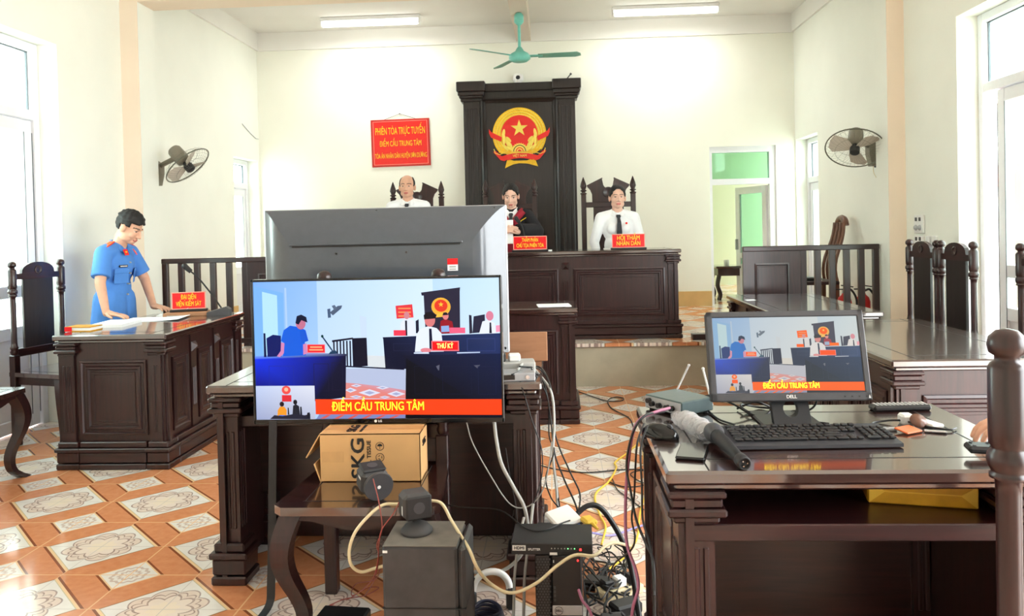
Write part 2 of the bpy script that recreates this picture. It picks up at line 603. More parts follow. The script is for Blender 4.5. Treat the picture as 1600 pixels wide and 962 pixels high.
struct('floor', MB().box(XL - 0.25, XR + 0.25, YF, YP, -0.1, 0), 'tiles', 'orange and white lozenge patterned tile floor of the court room')
struct('floor_platform', MB().box(XL - 0.25, XR + 0.25, YP - 0.02, 13.2, ZP - 0.03, ZP), 'tiles', 'raised tiled platform under the judges bench')
struct('trim_1', MB().box(XL, XR, YP, YP + 0.1, 0, ZP - 0.03), 'riser', 'bare cement step face below the platform edge')
struct('wall_left', wall_x(MB(), XL - 0.25, XL, [(3.9, 5.767, 0.0, 2.868), (9.0, 9.76, 0.42, 2.32)]), 'wallside', 'pale wall on the left with door opening and narrow window')
struct('wall_right', wall_x(MB(), XR, XR + 0.25, [(-0.6, 3.3, 0.0, 2.87), (3.9, 5.942, 0.0, 2.872), (9.0, 9.8, 0.42, 2.40)]), 'wallside', 'pale wall on the right with door opening and narrow window')
b = MB()
b.box(XL - 0.25, 1.926, YB, YB + 0.2, 0, ZC).box(2.734, 4.3, YB, YB + 0.2, 0, ZC).box(1.926, 2.734, YB, YB + 0.2, 2.345, ZC).box(1.926, 2.734, YB, YB + 0.2, 0, ZP - 0.03)
struct('wall_back', b, 'wall', 'cream wall behind the judges')
b = MB()
b.box(XL - 0.25, XR + 0.25, YF - 0.2, YF, 0, ZC)
struct('wall_rear', b, 'wallside', 'pale wall behind the viewer')
struct('ceiling', MB().box(XL - 0.25, XR + 0.25, YF, YB + 0.2, ZC, ZC + 0.15), 'ceil', 'flat off white ceiling')
b = MB()
b.box(XL, XL + 0.03, 6.95, YB, 3.72, ZC).box(XR - 0.03, XR, 6.95, YB, 3.72, ZC).box(XL + 0.03, XR - 0.03, YB - 0.03, YB, 3.715, ZC)
struct('trim_2', b, 'cove', 'white band round the top of the walls')
struct('beam_cross', MB().box(XL, XR, 6.66, 6.95, 3.44, ZC), 'peach', 'ceiling beam between the two pilasters')
struct('beam_middle', MB().box(-0.43, -0.245, 6.95, YB - 0.03, 3.72, ZC), 'beam', 'ceiling beam that carries the green ceiling fan')
struct('pillar_left', MB().box(XL, -3.585, 6.654, 6.664, 0, 3.44).box(XL, -3.585, 6.664, 6.95, 0, 3.44, 1), ['peach', 'wallside'], 'peach pilaster on the left wall')
struct('pillar_right', MB().box(2.83, XR, 6.80, 6.81, 0, 3.44).box(2.83, XR, 6.81, 7.06, 0, 3.44, 1), ['peach', 'wallside'], 'peach pilaster on the right wall')
struct('baseboard_back', MB().box(XL, 1.926, YB - 0.014, YB, ZP, ZP + 0.185).box(2.734, XR, YB - 0.014, YB, ZP, ZP + 0.185), 'skirt', 'tan tile skirting of the back wall')
b = MB()
for y0, y1 in ((6.96, 9.0), (9.76, YB)):
    b.box(XL, XL + 0.014, y0, y1, ZP, ZP + 0.185)
struct('baseboard_left', b.box(XL, XL + 0.014, 5.767, 6.654, 0, 0.24), 'skirt', 'skirting of the left wall')
b = MB()
for y0, y1 in ((7.06, 9.0), (9.8, YB)):
    b.box(XR - 0.014, XR, y0, y1, ZP, ZP + 0.185)
struct('baseboard_right', b.box(XR - 0.014, XR, 5.942, 6.80, 0, 0.24), 'skirt', 'skirting of the right wall')
# room behind the back door
b = MB()
b.box(0.9, 1.0, YB + 0.2, 13.2, 0, 3.2).box(4.2, 4.3, YB + 0.2, 12.2, 0, 3.2).box(4.2, 4.3, 12.2, 13.2, 2.9, 3.2).box(4.2, 4.3, 13.0, 13.2, 0, 2.9).box(0.9, 4.3, 13.1, 13.2, 0, 3.2)  # gap in the right side wall is an unseen opening added to brighten this room
b.box(0.9, 4.3, YB + 0.2, 13.2, 3.2, 3.3)
struct('wall_beyond', b, 'greenroom', 'pale green walls of the room beyond the back door')
# outdoors
struct('ground', MB().box(-14, 14, -12, 18, -0.35, -0.12), 'outside', 'outdoor yard')
b = MB()
b.box(5.6, 5.9, 10.0, 12, -0.12, 2.05)
for z in (1.16, 1.5, 0.6):
    b.box(5.52, 5.58, 10.0, 12, z, z + 0.07, 1)
struct('wall_outside', b, ['dullwall', 'white'], 'dull house wall with white rails seen through the open right door')
tag(MB().box(5.48, 5.52, 9.8, 10.9, 1.78, 2.03).build('wall_sign', 'red', loc=(0, 0, 0)), 'small red board outside, glimpsed in the gap of the right door', 'sign')


def glazed_unit(name, label, x, y0, y1, z0, z1, face, leaf_y0, leaf_y1, rails, transom):
    """fixed frame in the plane X=x with a transom light over leaves; face = +1 looks to +X"""
    b = MB()
    t = 0.05
    b.box(x - t, x + t, y0, y0 + 0.06, z0, z1, 0, 0.006).box(x - t, x + t, y1 - 0.06, y1, z0, z1, 0, 0.006)
    b.box(x - t, x + t, y0 + 0.06, y1 - 0.06, z1 - 0.06, z1, 0, 0.006).box(x - t, x + t, y0 + 0.06, y1 - 0.06, transom - 0.035, transom + 0.035, 0, 0.006)
    # dark gasket lines round the transom pane
    for zz in (transom + 0.035, z1 - 0.068):
        b.box(x - 0.008, x + 0.008, y0 + 0.06, y1 - 0.06, zz, zz + 0.008, 1)
    for yy in (y0 + 0.06, y1 - 0.068):
        b.box(x - 0.008, x + 0.008, yy, yy + 0.008, transom + 0.035, z1 - 0.06, 1)
    f = struct(name, b, ['pvc', 'pvcg'], label)
    MB().box(x - 0.004, x + 0.004, y0 + 0.06, y1 - 0.06, transom + 0.035, z1 - 0.06).build('pane', 'glass', f)
    n = max(1, round((leaf_y1 - leaf_y0) / 0.85))
    w = (leaf_y1 - leaf_y0) / n
    for i in range(n):
        a, c = leaf_y0 + i * w, leaf_y0 + (i + 1) * w
        b = MB()
        lo, hi = z0 + 0.01, transom - 0.04
        b.box(x - 0.03, x + 0.03, a, a + 0.09, lo, hi, 0, 0.006).box(x - 0.03, x + 0.03, c - 0.09, c, lo, hi, 0, 0.006)
        zs = [lo] + rails + [hi]
        for k, zz in enumerate(zs):
            hh = 0.09
            b.box(x - 0.03, x + 0.03, a + 0.09, c - 0.09, (zz if k == 0 else zz - (hh if k == len(zs) - 1 else hh / 2)), (zz + hh if k == 0 else (zz if k == len(zs) - 1 else zz + hh / 2)), 0, 0.004)
        b.box(x - 0.012, x + 0.012, a + 0.09, c - 0.09, lo + 0.09, rails[0] - 0.045, 0)
        for yy in (a + 0.088, c - 0.094, c - 0.004):
            b.box(x + face * 0.029, x + face * 0.032, yy, yy + 0.006, lo + 0.09, hi - 0.09, 1)
        lf = b.build('door_leaf' if z0 < 0.1 else 'sash', ['pvc', 'pvcg'], f)
        for k in range(1, len(zs) - 1):
            MB().box(x - 0.004, x + 0.004, a + 0.09, c - 0.09, zs[k] + 0.045, (zs[k + 1] - 0.045 if k < len(zs) - 2 else hi - 0.09)).build('pane', 'glass', lf)
    return f


glazed_unit('door_1', 'white glazed door with transom in the left wall', -3.94, 3.9, 5.767, 0.0, 2.868, 1, 3.96, 5.70, [0.72, 1.02], 2.325)
glazed_unit('door_2', 'white glazed door standing ajar in the right wall', 3.17, 3.9, 5.942, 0.0, 2.872, -1, 4.0, 5.735, [0.72, 1.02], 2.335)
glazed_unit('window_1', 'narrow white window at the far end of the left wall', -3.92, 9.0, 9.76, 0.42, 2.32, 1, 9.05, 9.71, [0.95], 2.0)
glazed_unit('window_2', 'narrow white window at the far end of the right wall', 3.15, 9.0, 9.8, 0.42, 2.40, -1, 9.05, 9.75, [0.95], 1.9)
# back door
b = MB()
X0, X1, yd = 1.926, 2.734, YB + 0.06
b.box(X0, X0 + 0.035, yd - 0.04, yd + 0.05, ZP, 2.345).box(X1 - 0.075, X1, yd - 0.04, yd + 0.05, ZP, 2.345)
b.box(X0 + 0.035, X1 - 0.075, yd - 0.04, yd + 0.05, 2.27, 2.345).box(X0 + 0.035, X1 - 0.075, yd - 0.04, yd + 0.05, 1.875, 1.945)
d3 = struct('door_3', b, 'pvc', 'white framed back door with green glass standing open')
MB().box(X0 + 0.035, X1 - 0.075, yd - 0.004, yd + 0.004, 1.945, 2.27).build('pane', 'gglass', d3)
b = MB()
L, H = 0.70, 1.48
b.box(-0.09, 0, -0.02, 0.02, 0, H, 0, 0.004).box(-L, -L + 0.09, -0.02, 0.02, 0, H, 0, 0.004)
for z0, z1 in ((0, 0.09), (0.40, 0.47), (0.55, 0.62), (H - 0.09, H)):
    b.box(-L + 0.09, -0.09, -0.02, 0.02, z0, z1, 0, 0.004)
b.box(-L + 0.09, -0.09, -0.008, 0.008, 0.09, 0.40)
lf = b.build('door_leaf', 'pvc', d3, loc=(2.655, YB + 0.13, ZP + 0.005), rot=(0, 0, -1.24))
for z0, z1 in ((0.47, 0.55), (0.62, H - 0.09)):
    MB().box(-L + 0.09, -0.09, -0.004, 0.004, z0, z1).build('pane', 'gglass', lf)
MB().box(-0.66, -0.64, -0.06, -0.02, 0.66, 0.80, 0, 0.005).build('handle', 'silver', lf)


# ================================================================== ceiling things
for x0, x1, lab in ((-2.72, -1.53, 'lit tube lamp on the ceiling left of the middle beam'), (0.72, 1.95, 'lit tube lamp on the ceiling right of the middle beam')):
    cx = (x0 + x1) / 2
    t = thing('tube_lamp', lab, 'lamp', (cx, 9.22, ZC), 0, 'ceiling tube lamps')
    hw = (x1 - x0) / 2
    MB().box(-hw, hw, -0.05, 0.05, -0.05, 0, 0, 0.008).build('lamp_body', 'white', t)
    MB().box(-hw + 0.015, hw - 0.015, -0.05, 0.05, -0.105, -0.045, 0, 0.025).build('tube_cover', 'tube', t)
    MB().box(-hw, -hw + 0.02, -0.052, 0.052, -0.108, -0.05, 0, 0.008).build('end_cap', 'white', t)
    MB().box(hw - 0.02, hw, -0.052, 0.052, -0.108, -0.05, 0, 0.008).build('end_cap', 'white', t)

t = thing('ceiling_fan', 'mint green three blade ceiling fan hanging from the middle beam', 'fan', (-0.338, 8.5, 3.72))
MB().lathe([(0.012, 0), (0.03, -0.002), (0.05, -0.03), (0.052, -0.10), (0.025, -0.13), (0.012, -0.13)]).build('canopy', 'teal', t)
MB().cyl((0, 0, -0.1), (0, 0, -0.44), 0.016).build('rod', 'teal', t)
MB().lathe([(0.012, -0.36), (0.03, -0.38), (0.05, -0.415), (0.095, -0.44), (0.118, -0.47), (0.115, -0.50), (0.08, -0.525), (0.03, -0.535), (0.004, -0.535)], n=32).build('motor', 'teal', t)
for k, a in enumerate((-2, 117, 222)):
    b = MB()
    ar = math.radians(a)
    R4 = Matrix.Rotation(ar, 4, 'Z') @ Matrix.Translation((0, 0, -0.47)) @ Matrix.Rotation(-0.2, 4, 'X')
    prof = [(0.2, -0.045), (0.62, -0.06), (0.655, -0.02), (0.66, 0.03), (0.6, 0.06), (0.2, 0.05)]
    b.prism(prof, -0.003, 0.003, R4)
    bl = b.build('blade', 'tealpale', t)
    MB().box(0.09, 0.25, -0.02, 0.02, -0.006, 0.006, 0, 0, R4).build('blade_bracket', 'teal', bl)


# ================================================================== wooden furniture
def court_desk(name, label, X0, X1, Y0, Y1, H, z0=0.0, closed=('-y',), npan=None, bosses=True, shelf=None, cat='desk', ov=0.03, tgroove=True, backp=None):
    """carved desk; X0..Y1 = extents of the plinth. Origin at the floor, centre of the footprint."""
    cx, cy = (X0 + X1) / 2, (Y0 + Y1) / 2
    hx, hy = (X1 - X0) / 2, (Y1 - Y0) / 2
    npan = npan or {}
    t = thing(name, label, cat, (cx, cy, z0))
    # top: slab with a moulded edge and inlaid grooves
    b = MB()
    tx, ty = hx + ov - 0.03, hy + ov - 0.03
    b.box(-tx, tx, -ty, ty, H - 0.034, H, 0, 0.007)
    b.box(-tx + 0.022, tx - 0.022, -ty + 0.022, ty - 0.022, H - 0.052, H - 0.034, 0, 0.005)
    if tgroove:
        g = min(0.12, tx * 0.3, ty * 0.3)
        for sx in (-1, 1):
            b.box(sx * (tx - g) - 0.002, sx * (tx - g) + 0.002, -ty + 0.01, ty - 0.01, H - 0.001, H + 0.0006, 1)
        for sy in (-1, 1):
            b.box(-tx + g, tx - g, sy * (ty - g) - 0.002, sy * (ty - g) + 0.002, H - 0.001, H + 0.0006, 1)
    b.build('desk_top', ['wood_top', 'ink'], t)
    # corner posts
    pw = 0.085
    for sx in (-1, 1):
        for sy in (-1, 1):
            b = MB()
            x0, x1 = sorted((sx * (hx - 0.03), sx * (hx - 0.03 - pw)))
            y0, y1 = sorted((sy * (hy - 0.03), sy * (hy - 0.03 - pw)))
            b.box(x0, x1, y0, y1, 0.0, H - 0.05)
            for e, za, zb in ((0.026, H - 0.068, H - 0.0505), (0.018, H - 0.092, H - 0.068), (0.027, H - 0.112, H - 0.092), (0.012, H - 0.13, H - 0.112)):
                b.box(x0 - e, x1 + e, y0 - e, y1 + e, za, zb, 0, 0.005)
            for e, za, zb in ((0.03, 0, 0.035), (0.026, 0.04, 0.105), (0.036, 0.105, 0.13), (0.02, 0.13, 0.165)):
                b.box(x0 - e, x1 + e, y0 - e, y1 + e, za, zb, 0, 0.006)
            for q in (-1, 0, 1):          # reeding
                xm, ym = (x0 + x1) / 2 + q * 0.022, (y0 + y1) / 2 + q * 0.022
                for yy in (y0 - 0.004, y1 - 0.004):
                    b.box(xm - 0.007, xm + 0.007, yy, yy + 0.008, 0.22, H - 0.19, 0, 0.003)
                for xx in (x0 - 0.004, x1 - 0.004):
                    b.box(xx, xx + 0.008, ym - 0.007, ym + 0.007, 0.22, H - 0.19, 0, 0.003)
            b.build('corner_post', 'wood', t)
    prof = [(0.0, 0.0), (0.0, 0.012), (0.012, 0.014), (0.02, 0.003), (0.034, 0.003), (0.04, 0.012), (0.052, 0.012), (0.062, -0.004), (0.07, -0.004), (0.074, 0.004), (0.086, 0.004), (0.094, -0.01)]
    sides = {'-y': ((0, -hy + 0.045, 0), (1, 0, 0), (0, -1, 0), hx), '+y': ((0, hy - 0.045, 0), (1, 0, 0), (0, 1, 0), hx),
             '-x': ((-hx + 0.045, 0, 0), (0, 1, 0), (-1, 0, 0), hy), '+x': ((hx - 0.045, 0, 0), (0, 1, 0), (1, 0, 0), hy)}
    for sd in closed:
        O, U, Nn, hw = sides[sd]
        O, U, Nn = V(O), V(U), V(Nn)
        n = npan.get(sd, 1)
        u0, u1 = -hw + 0.03 + pw, hw - 0.03 - pw
        b = MB()
        a, c = O - U * hw * 0.97 - Nn * 0.02, O + U * hw * 0.97
        lo, hi = [min(a[i], c[i]) for i in range(3)], [max(a[i], c[i]) for i in range(3)]
        b.box(lo[0], hi[0], lo[1], hi[1], 0.02, H - 0.05)
        b.build('side_panel_board', 'wood', t)
        mw = 0.075
        w = (u1 - u0 - (n - 1) * mw) / n
        for i in range(n):
            q0 = u0 + i * (w + mw)
            b = MB()
            ins = 0.03
            b.panel(O, U, Nn, q0 + ins, q0 + w - ins, 0.20, H - 0.16, prof)
            b.build('side_panel', 'wood', t)
            if i < n - 1:
                b = MB()
                a, c = O + U * (q0 + w), O + U * (q0 + w + mw) + Nn * 0.012
                lo, hi = [min(a[k], c[k]) for k in range(3)], [max(a[k], c[k]) for k in range(3)]
                b.box(lo[0], hi[0], lo[1], hi[1], 0.16, H - 0.05)
                for q in (-1, 0, 1):
                    a = O + U * (q0 + w + mw / 2 + q * 0.018 - 0.005)
                    c = O + U * (q0 + w + mw / 2 + q * 0.018 + 0.005) + Nn * 0.018
                    lo, hi = [min(a[k], c[k]) for k in range(3)], [max(a[k], c[k]) for k in range(3)]
                    b.box(lo[0], hi[0], lo[1], hi[1], 0.3, H - 0.27, 0, 0.003)
                st = b.build('middle_post', 'wood', t)
                if bosses:
                    MB().pyramid(O + U * (q0 + w + mw / 2) + Nn * 0.0122 + V((0, 0, H - 0.135)), U, Nn, 0.032, 0.03).build('pyramid_boss', 'wood', st)
        # plinth moulding along this side
        b = MB()
        for e, za, zb in ((0.045, 0, 0.035), (0.041, 0.04, 0.105), (0.051, 0.105, 0.13), (0.03, 0.13, 0.165)):
            a, c = O - U * (hw - 0.1455), O + U * (hw - 0.1455) + Nn * e
            lo, hi = [min(a[k], c[k]) for k in range(3)], [max(a[k], c[k]) for k in range(3)]
            b.box(lo[0], hi[0], lo[1], hi[1], za, zb, 0, 0.005)
        b.build('plinth', 'wood_h' if sd[1] == 'y' else 'wood', t)
    if shelf:
        za, zb, y0, y1 = shelf
        MB().box(-hx + 0.05, hx - 0.05, y0 - cy, y1 - cy, za, zb, 0, 0.003).build('shelf', 'wood_h', t)
    if backp:
        y, za, zb = backp
        MB().box(-hx + 0.06, hx - 0.06, y - cy, y + 0.018 - cy, za, zb).build('back_board', 'wood_h', t)
    return t


court_desk('judges_bench', 'long carved judges bench on the platform in front of the dark backdrop', -1.90, 1.125, 7.075, 7.62, 0.80, ZP, ('-y', '-x', '+x'), {'-y': 3}, cat='bench')
court_desk('prosecutor_desk', 'carved desk on the left where the man in blue stands', -3.04, -2.335, 4.55, 5.75, 0.815, 0, ('-y', '+x', '+y'), {'+x': 3})
court_desk('clerk_desk', 'carved desk below the platform, half hidden behind the grey television', -1.35, 0.15, 5.54, 6.12, 0.825, 0, ('-y', '+x', '-x'), {'-y': 3})
court_desk('lawyer_desk', 'right hand carved desk with pink lit end behind the computer monitor', 1.42, 2.17, 3.41, 4.83, 0.80, 0, ('-y', '-x', '+y'), {'-x': 3})
court_desk('lawyer_desk', 'right hand carved desk nearest the platform rail', 1.42, 2.13, 5.22, 6.64, 0.80, 0, ('-y', '-x', '+y'), {'-x': 3})
court_desk('equipment_desk', 'carved desk carrying the grey television, its open side to the viewer', -1.40, -0.065, 3.03, 3.58, 0.80, 0, ('+y', '-x', '+x'), shelf=(0.62, 0.665, 3.1, 3.5), backp=(3.42, 0.25, 0.66))
court_desk('computer_desk', 'carved desk at the front right carrying the computer monitor and keyboard', 0.248, 1.17, 1.845, 2.52, 0.82, 0, ('+y', '-x', '+x'), shelf=(0.645, 0.686, 1.87, 2.46), backp=(2.42, 0.03, 0.64))


# ------------------------------------------------------------------ chairs
def post_profile(zt):
    """turned upper post from z=.63 to the finial top zt"""
    d = zt - 1.25
    return [(0.012, 0.60), (0.021, 0.62), (0.026, 0.635), (0.021, 0.65), (0.027, 0.662), (0.021, 0.675), (0.0185, 0.70), (0.0185, 0.86), (0.0185, 0.99 + d), (0.0195, 1.012 + d), (0.027, 1.014 + d), (0.0275, 1.02 + d), (0.024, 1.023 + d), (0.0255, 1.027 + d), (0.030, 1.034 + d), (0.031, 1.044 + d), (0.029, 1.054 + d),
            (0.024, 1.060 + d), (0.0245, 1.064 + d), (0.0275, 1.068 + d), (0.028, 1.09 + d), (0.028, 1.188 + d), (0.024, 1.196 + d), (0.018, 1.200 + d), (0.018, 1.208 + d), (0.026, 1.213 + d), (0.0285, 1.225 + d), (0.026, 1.238 + d), (0.016, 1.248 + d), (0.004, 1.251 + d)]


def court_chair(label, loc, rotz, sp=0.44, front=0.50, depth=0.45, seat=0.50, zt=1.25, group='carved arch back chairs', arch=0.075):
    """arch backed chair; faces local -Y, back posts at local y=0; origin on the floor under the back"""
    t = thing('carved_chair', label, 'chair', loc, rotz, group)
    hs = sp / 2
    for sx in (-1, 1):
        b = MB()
        b.box(sx * hs - 0.024, sx * hs + 0.024, -0.024, 0.024, 0, 0.615, 0, 0.004)
        b.lathe(post_profile(zt), (sx * hs, 0, 0), n=20)
        b.build('back_post', 'wood', t)
    d = zt - 1.25
    # arched crest rail and the panel below it
    b = MB()
    pw = hs * 0.62
    poly = [(-hs, 1.125 + d), (hs, 1.125 + d), (hs, 1.165 + d)]
    for k in range(13):
        a = pi * k / 12
        poly.append((pw * 1.08 * cos(a), 1.165 + d + arch * sin(a) ** 0.8))
    poly.append((-hs, 1.165 + d))
    b.prism(poly, -0.013, 0.013, face_m())
    c = b.build('crest_rail', 'wood_h', t)
    MB().lathe([(0.002, 0.0), (0.03, 0.0), (0.03, 0.004), (0.022, 0.006), (0.018, 0.003), (0.002, 0.004)], M4=Matrix.Rotation(pi / 2, 4, 'X'), c=(0, -0.013, 1.185 + d), n=20).build('medallion', 'wood', c)
    MB().box(-pw, pw, -0.010, 0.010, 0.64, 1.127 + d, 0, 0.003).build('back_panel', 'wood_back', t)
    MB().box(-hs, hs, -0.016, 0.016, 0.60, 0.655, 0, 0.004).build('lower_rail', 'wood_h', t)
    # seat with a frame groove, apron, legs
    hf = front / 2
    b = MB()
    poly = [(-hs - 0.02, 0.03), (hs + 0.02, 0.03), (hf, -depth + 0.03), (hf - 0.03, -depth), (-hf + 0.03, -depth), (-hf, -depth + 0.03)]
    b.prism([(p[0], p[1]) for p in poly], seat - 0.028, seat)
    b.box(-hs + 0.03, hs - 0.03, -depth + 0.06, -depth + 0.063, seat, seat + 0.0008, 1)
    for sx in (-1, 1):
        b.box(sx * (hs - 0.04), sx * (hs - 0.037), -depth + 0.06, -0.03, seat, seat + 0.0008, 1)
    b.build('seat', ['wood_top', 'ink'], t)
    b = MB()
    pr = [(-hf + 0.03, seat - 0.028), (hf - 0.03, seat - 0.028)]
    for k in range(17):
        x = hf - 0.03 - (2 * hf - 0.06) * k / 16
        pr.append((x, seat - 0.062 - 0.022 * cos(2 * pi * (k / 16 - 0.5)) * (1 if 2 < k < 14 else 0.6)))
    b.prism(pr, -0.011, 0.011, face_m((0, -depth + 0.035, 0)))
    for sx in (-1, 1):
        b.box(sx * (hf - 0.045) - 0.01, sx * (hf - 0.045) + 0.01, -depth + 0.03, -0.02, seat - 0.085, seat - 0.028)
    b.build('apron', 'wood_h', t)
    for sx in (-1, 1):
        # cabriole front leg: square section swept along an S
        b = MB()
        pts, n = [], 22
        for k in range(n + 1):
            f = k / n
            z = (seat - 0.03) * (1 - f)
            off = 0.032 * sin(pi * min(1, f * 1.75)) * (1 if f < 0.571 else 0) - (0.022 * sin(pi * (f - 0.571) / 0.429) if f > 0.571 else 0) + (0.03 * ((f - 0.88) / 0.12) ** 2 if f > 0.88 else 0)
            w = 0.036 - 0.016 * min(1, f * 1.2) + 0.006 * max(0, f - 0.9) * 10
            pts.append((off, z, w))
        vs, fs = [], []
        for off, z, w in pts:
            x0 = sx * (hf - 0.055 + off)
            y0 = -depth + 0.055 - off
            vs += [(x0 - w, y0 - w, z), (x0 + w, y0 - w, z), (x0 + w, y0 + w, z), (x0 - w, y0 + w, z)]
        for k in range(n):
            fs += [(k * 4 + j, k * 4 + (j + 1) % 4, k * 4 + 4 + (j + 1) % 4, k * 4 + 4 + j) for j in range(4)]
        fs += [(3, 2, 1, 0), (n * 4, n * 4 + 1, n * 4 + 2, n * 4 + 3)]
        b.add(vs, fs, 0, False)
        b.build('front_leg', 'wood', t)
    return t


court_chair('carved chair behind the cardboard box, the wide television leaning on its back', (-0.672, 2.985, 0), 0, 0.444, 0.555, 0.475, arch=0.045)
court_chair('carved chair by the left door, behind the man in blue', (-3.63, 5.30, 0), pi / 2 - 0.24, 0.39, 0.46, 0.44)
court_chair('carved chair at the left edge of the view, only its front leg showing', (-3.615, 4.22, 0), pi / 2, 0.42, 0.50, 0.48, seat=0.525)
court_chair('carved chair by the right wall, first in the row from the platform rail', (2.60, 5.705, 0), -pi / 2, 0.41, 0.45)
court_chair('carved chair by the right wall, second in the row from the platform rail', (2.60, 5.235, 0), -pi / 2, 0.41, 0.45)
court_chair('carved chair by the right wall, third in the row, cut by the right edge', (2.60, 4.325, 0), -pi / 2, 0.41, 0.45)
court_chair('nearest carved chair, its thick turned post in front of the computer desk', (0.945, 1.278, 0), pi, 0.47, 0.52, 0.44, zt=1.222)


def judge_chair(label, loc):
    t = thing('judge_chair', label, 'chair', loc, 0, 'high backed judge chairs')
    hs = 0.262
    for sx in (-1, 1):
        b = MB()
        b.box(sx * hs - 0.026, sx * hs + 0.026, -0.026, 0.026, 0, 1.36, 0, 0.005)
        b.lathe([(0.026, 1.355), (0.034, 1.365), (0.034, 1.375), (0.02, 1.38), (0.02, 1.388), (0.033, 1.394), (0.033, 1.404), (0.02, 1.41), (0.026, 1.425), (0.034, 1.445), (0.028, 1.475), (0.016, 1.51), (0.003, 1.545)], (sx * hs, 0, 0), n=16)
        b.build('back_post', 'wood', t)
    # broken pediment crest
    b = MB()
    half = [(0.055, 1.475), (0.065, 1.527), (0.215, 1.455), (0.222, 1.44), (0.190, 1.405), (0.172, 1.36), (0.170, 1.27)]
    notch = [(0.055 * cos(a), 1.475 - 0.055 * sin(a)) for a in [pi * k / 8 for k in range(9)]]
    poly = half[::-1][:-1] + notch + [(-x, z) for x, z in half[1:]]
    b.prism(poly, -0.014, 0.014, face_m())
    for s in (-1, 1):       # capping strip along the slopes
        b.prism([(s * 0.06, 1.522), (s * 0.222, 1.444), (s * 0.226, 1.456), (s * 0.062, 1.534)], -0.022, 0.022, face_m())
    c = b.build('crest', 'wood', t)
    MB().lathe([(0.002, 0.0), (0.06, 0.0), (0.06, 0.006), (0.05, 0.008), (0.045, 0.003), (0.002, 0.005)], M4=Matrix.Rotation(pi / 2, 4, 'X'), c=(0, -0.0145, 1.375), n=24).build('medallion', 'wood_h', c)
    MB().box(-hs, hs, -0.02, 0.02, 1.22, 1.275, 0, 0.004).build('cross_rail', 'wood_h', t)
    b = MB().box(-0.16, 0.16, -0.012, 0.012, 0.55, 1.22)
    b.panel((0, -0.012, 0), (1, 0, 0), (0, -1, 0), -0.13, 0.13, 0.6, 1.19, [(0, 0), (0, 0.006), (0.012, 0.006), (0.02, -0.002)])
    b.build('back_panel', 'wood', t)
    MB().box(-0.27, 0.27, -0.46, 0.03, 0.42, 0.46, 0, 0.01).build('seat', 'wood_top', t)
    for sx in (-1, 1):
        MB().box(sx * 0.24 - 0.03, sx * 0.24 + 0.03, -0.45, -0.39, 0, 0.42, 0, 0.006).build('front_leg', 'wood', t)
    return t


judge_chair('high backed judge chair with notched crest behind the balding man', (-1.475, 8.4, ZP))
judge_chair('high backed judge chair with notched crest behind the woman in robes', (-0.472, 8.4, ZP))
judge_chair('high backed judge chair with notched crest behind the woman in white', (0.576, 8.4, ZP))


# ------------------------------------------------------------------ rails of the platform
def rail(label, x0, x1, px0, px1, y, n, sill):
    """balustrade with n bars from x0..x1 and a solid panel px0..px1"""
    t = thing('platform_rail', label, 'railing', (0, y, ZP), 0, 'platform railings')
    a, c = min(x0, px0), max(x1, px1)
    MB().box(a, c, -0.03, 0.03, 0.765, 0.81, 0, 0.006).build('top_rail', 'wood_h', t)
    MB().box(a, c, -0.025, 0.025, 0.03, 0.075, 0, 0.004).build('bottom_rail', 'wood_h', t)
    for k in range(n):
        x = x0 + 0.027 + (x1 - x0 - 0.054) * k / (n - 1)
        MB().box(x - 0.026, x + 0.026, -0.02, 0.02, 0.0, 0.77, 0, 0.004).build('bar', 'wood', t)
    MB().box(min(sill), max(sill), -0.05, 0.05, 0.0, 0.05, 0, 0.004).build('floor_sill', 'wood_h', t)
    b = MB().box(px0, px1, -0.018, 0.018, 0, 0.77)
    b.panel((0, -0.018, 0), (1, 0, 0), (0, -1, 0), px0 + 0.1, px1 - 0.1, 0.1, 0.66, [(0, 0), (0, 0.01), (0.012, 0.012), (0.022, -0.004), (0.03, 0.002)])
    b.build('panel', 'wood', t)


rail('dark slatted railing with solid panel at the left side of the platform', -3.60, -2.80, -2.80, -2.35, 7.0, 6, (-2.35, -1.96))
rail('dark slatted railing with solid panel at the right side of the platform', 2.14, 2.815, 1.645, 2.14, 7.0, 6, (1.19, 1.645))

# ------------------------------------------------------------------ backdrop behind the judges
t = thing('wooden_backdrop', 'tall dark wooden backdrop with pilasters behind the middle judge', 'backdrop panel', (-0.405, 9.62, ZP))
b = MB().box(-0.6, 0.6, 0.03, 0.19, 0, 2.77)
b.panel((0, 0.03, 0), (1, 0, 0), (0, -1, 0), -0.47, 0.47, 0.05, 2.62, [(0, 0), (0, 0.04), (0.02, 0.045), (0.035, 0.02), (0.06, 0.0), (0.065, 0.004)])
b.build('centre_panel', 'wood_back', t)
MB().box(-0.62, 0.62, 0.0, 0.19, 2.70, 2.80, 0, 0.008).build('top_board', 'wood_back', t)
for sx in (-1, 1):
    b = MB()
    xc = sx * 0.585
    b.box(xc - 0.10, xc + 0.10, 0.0, 0.19, 0, 2.66)
    for q in (-1, 0, 1):
        b.box(xc + q * 0.055 - 0.016, xc + q * 0.055 + 0.016, -0.012, 0.0, 0.2, 2.5, 0, 0.006)
    pl = b.build('pilaster', 'wood_back', t)
    b = MB()
    for e, za, zb in ((0.02, 2.58, 2.62), (0.035, 2.62, 2.65), (0.05, 2.65, 2.70), (0.065, 2.70, 2.82)):
        b.box(xc - 0.11 - e, xc + 0.11 + e, -0.012 - e, 0.19, za, zb, 0, 0.008)
    b.build('capital', 'wood_back', pl)

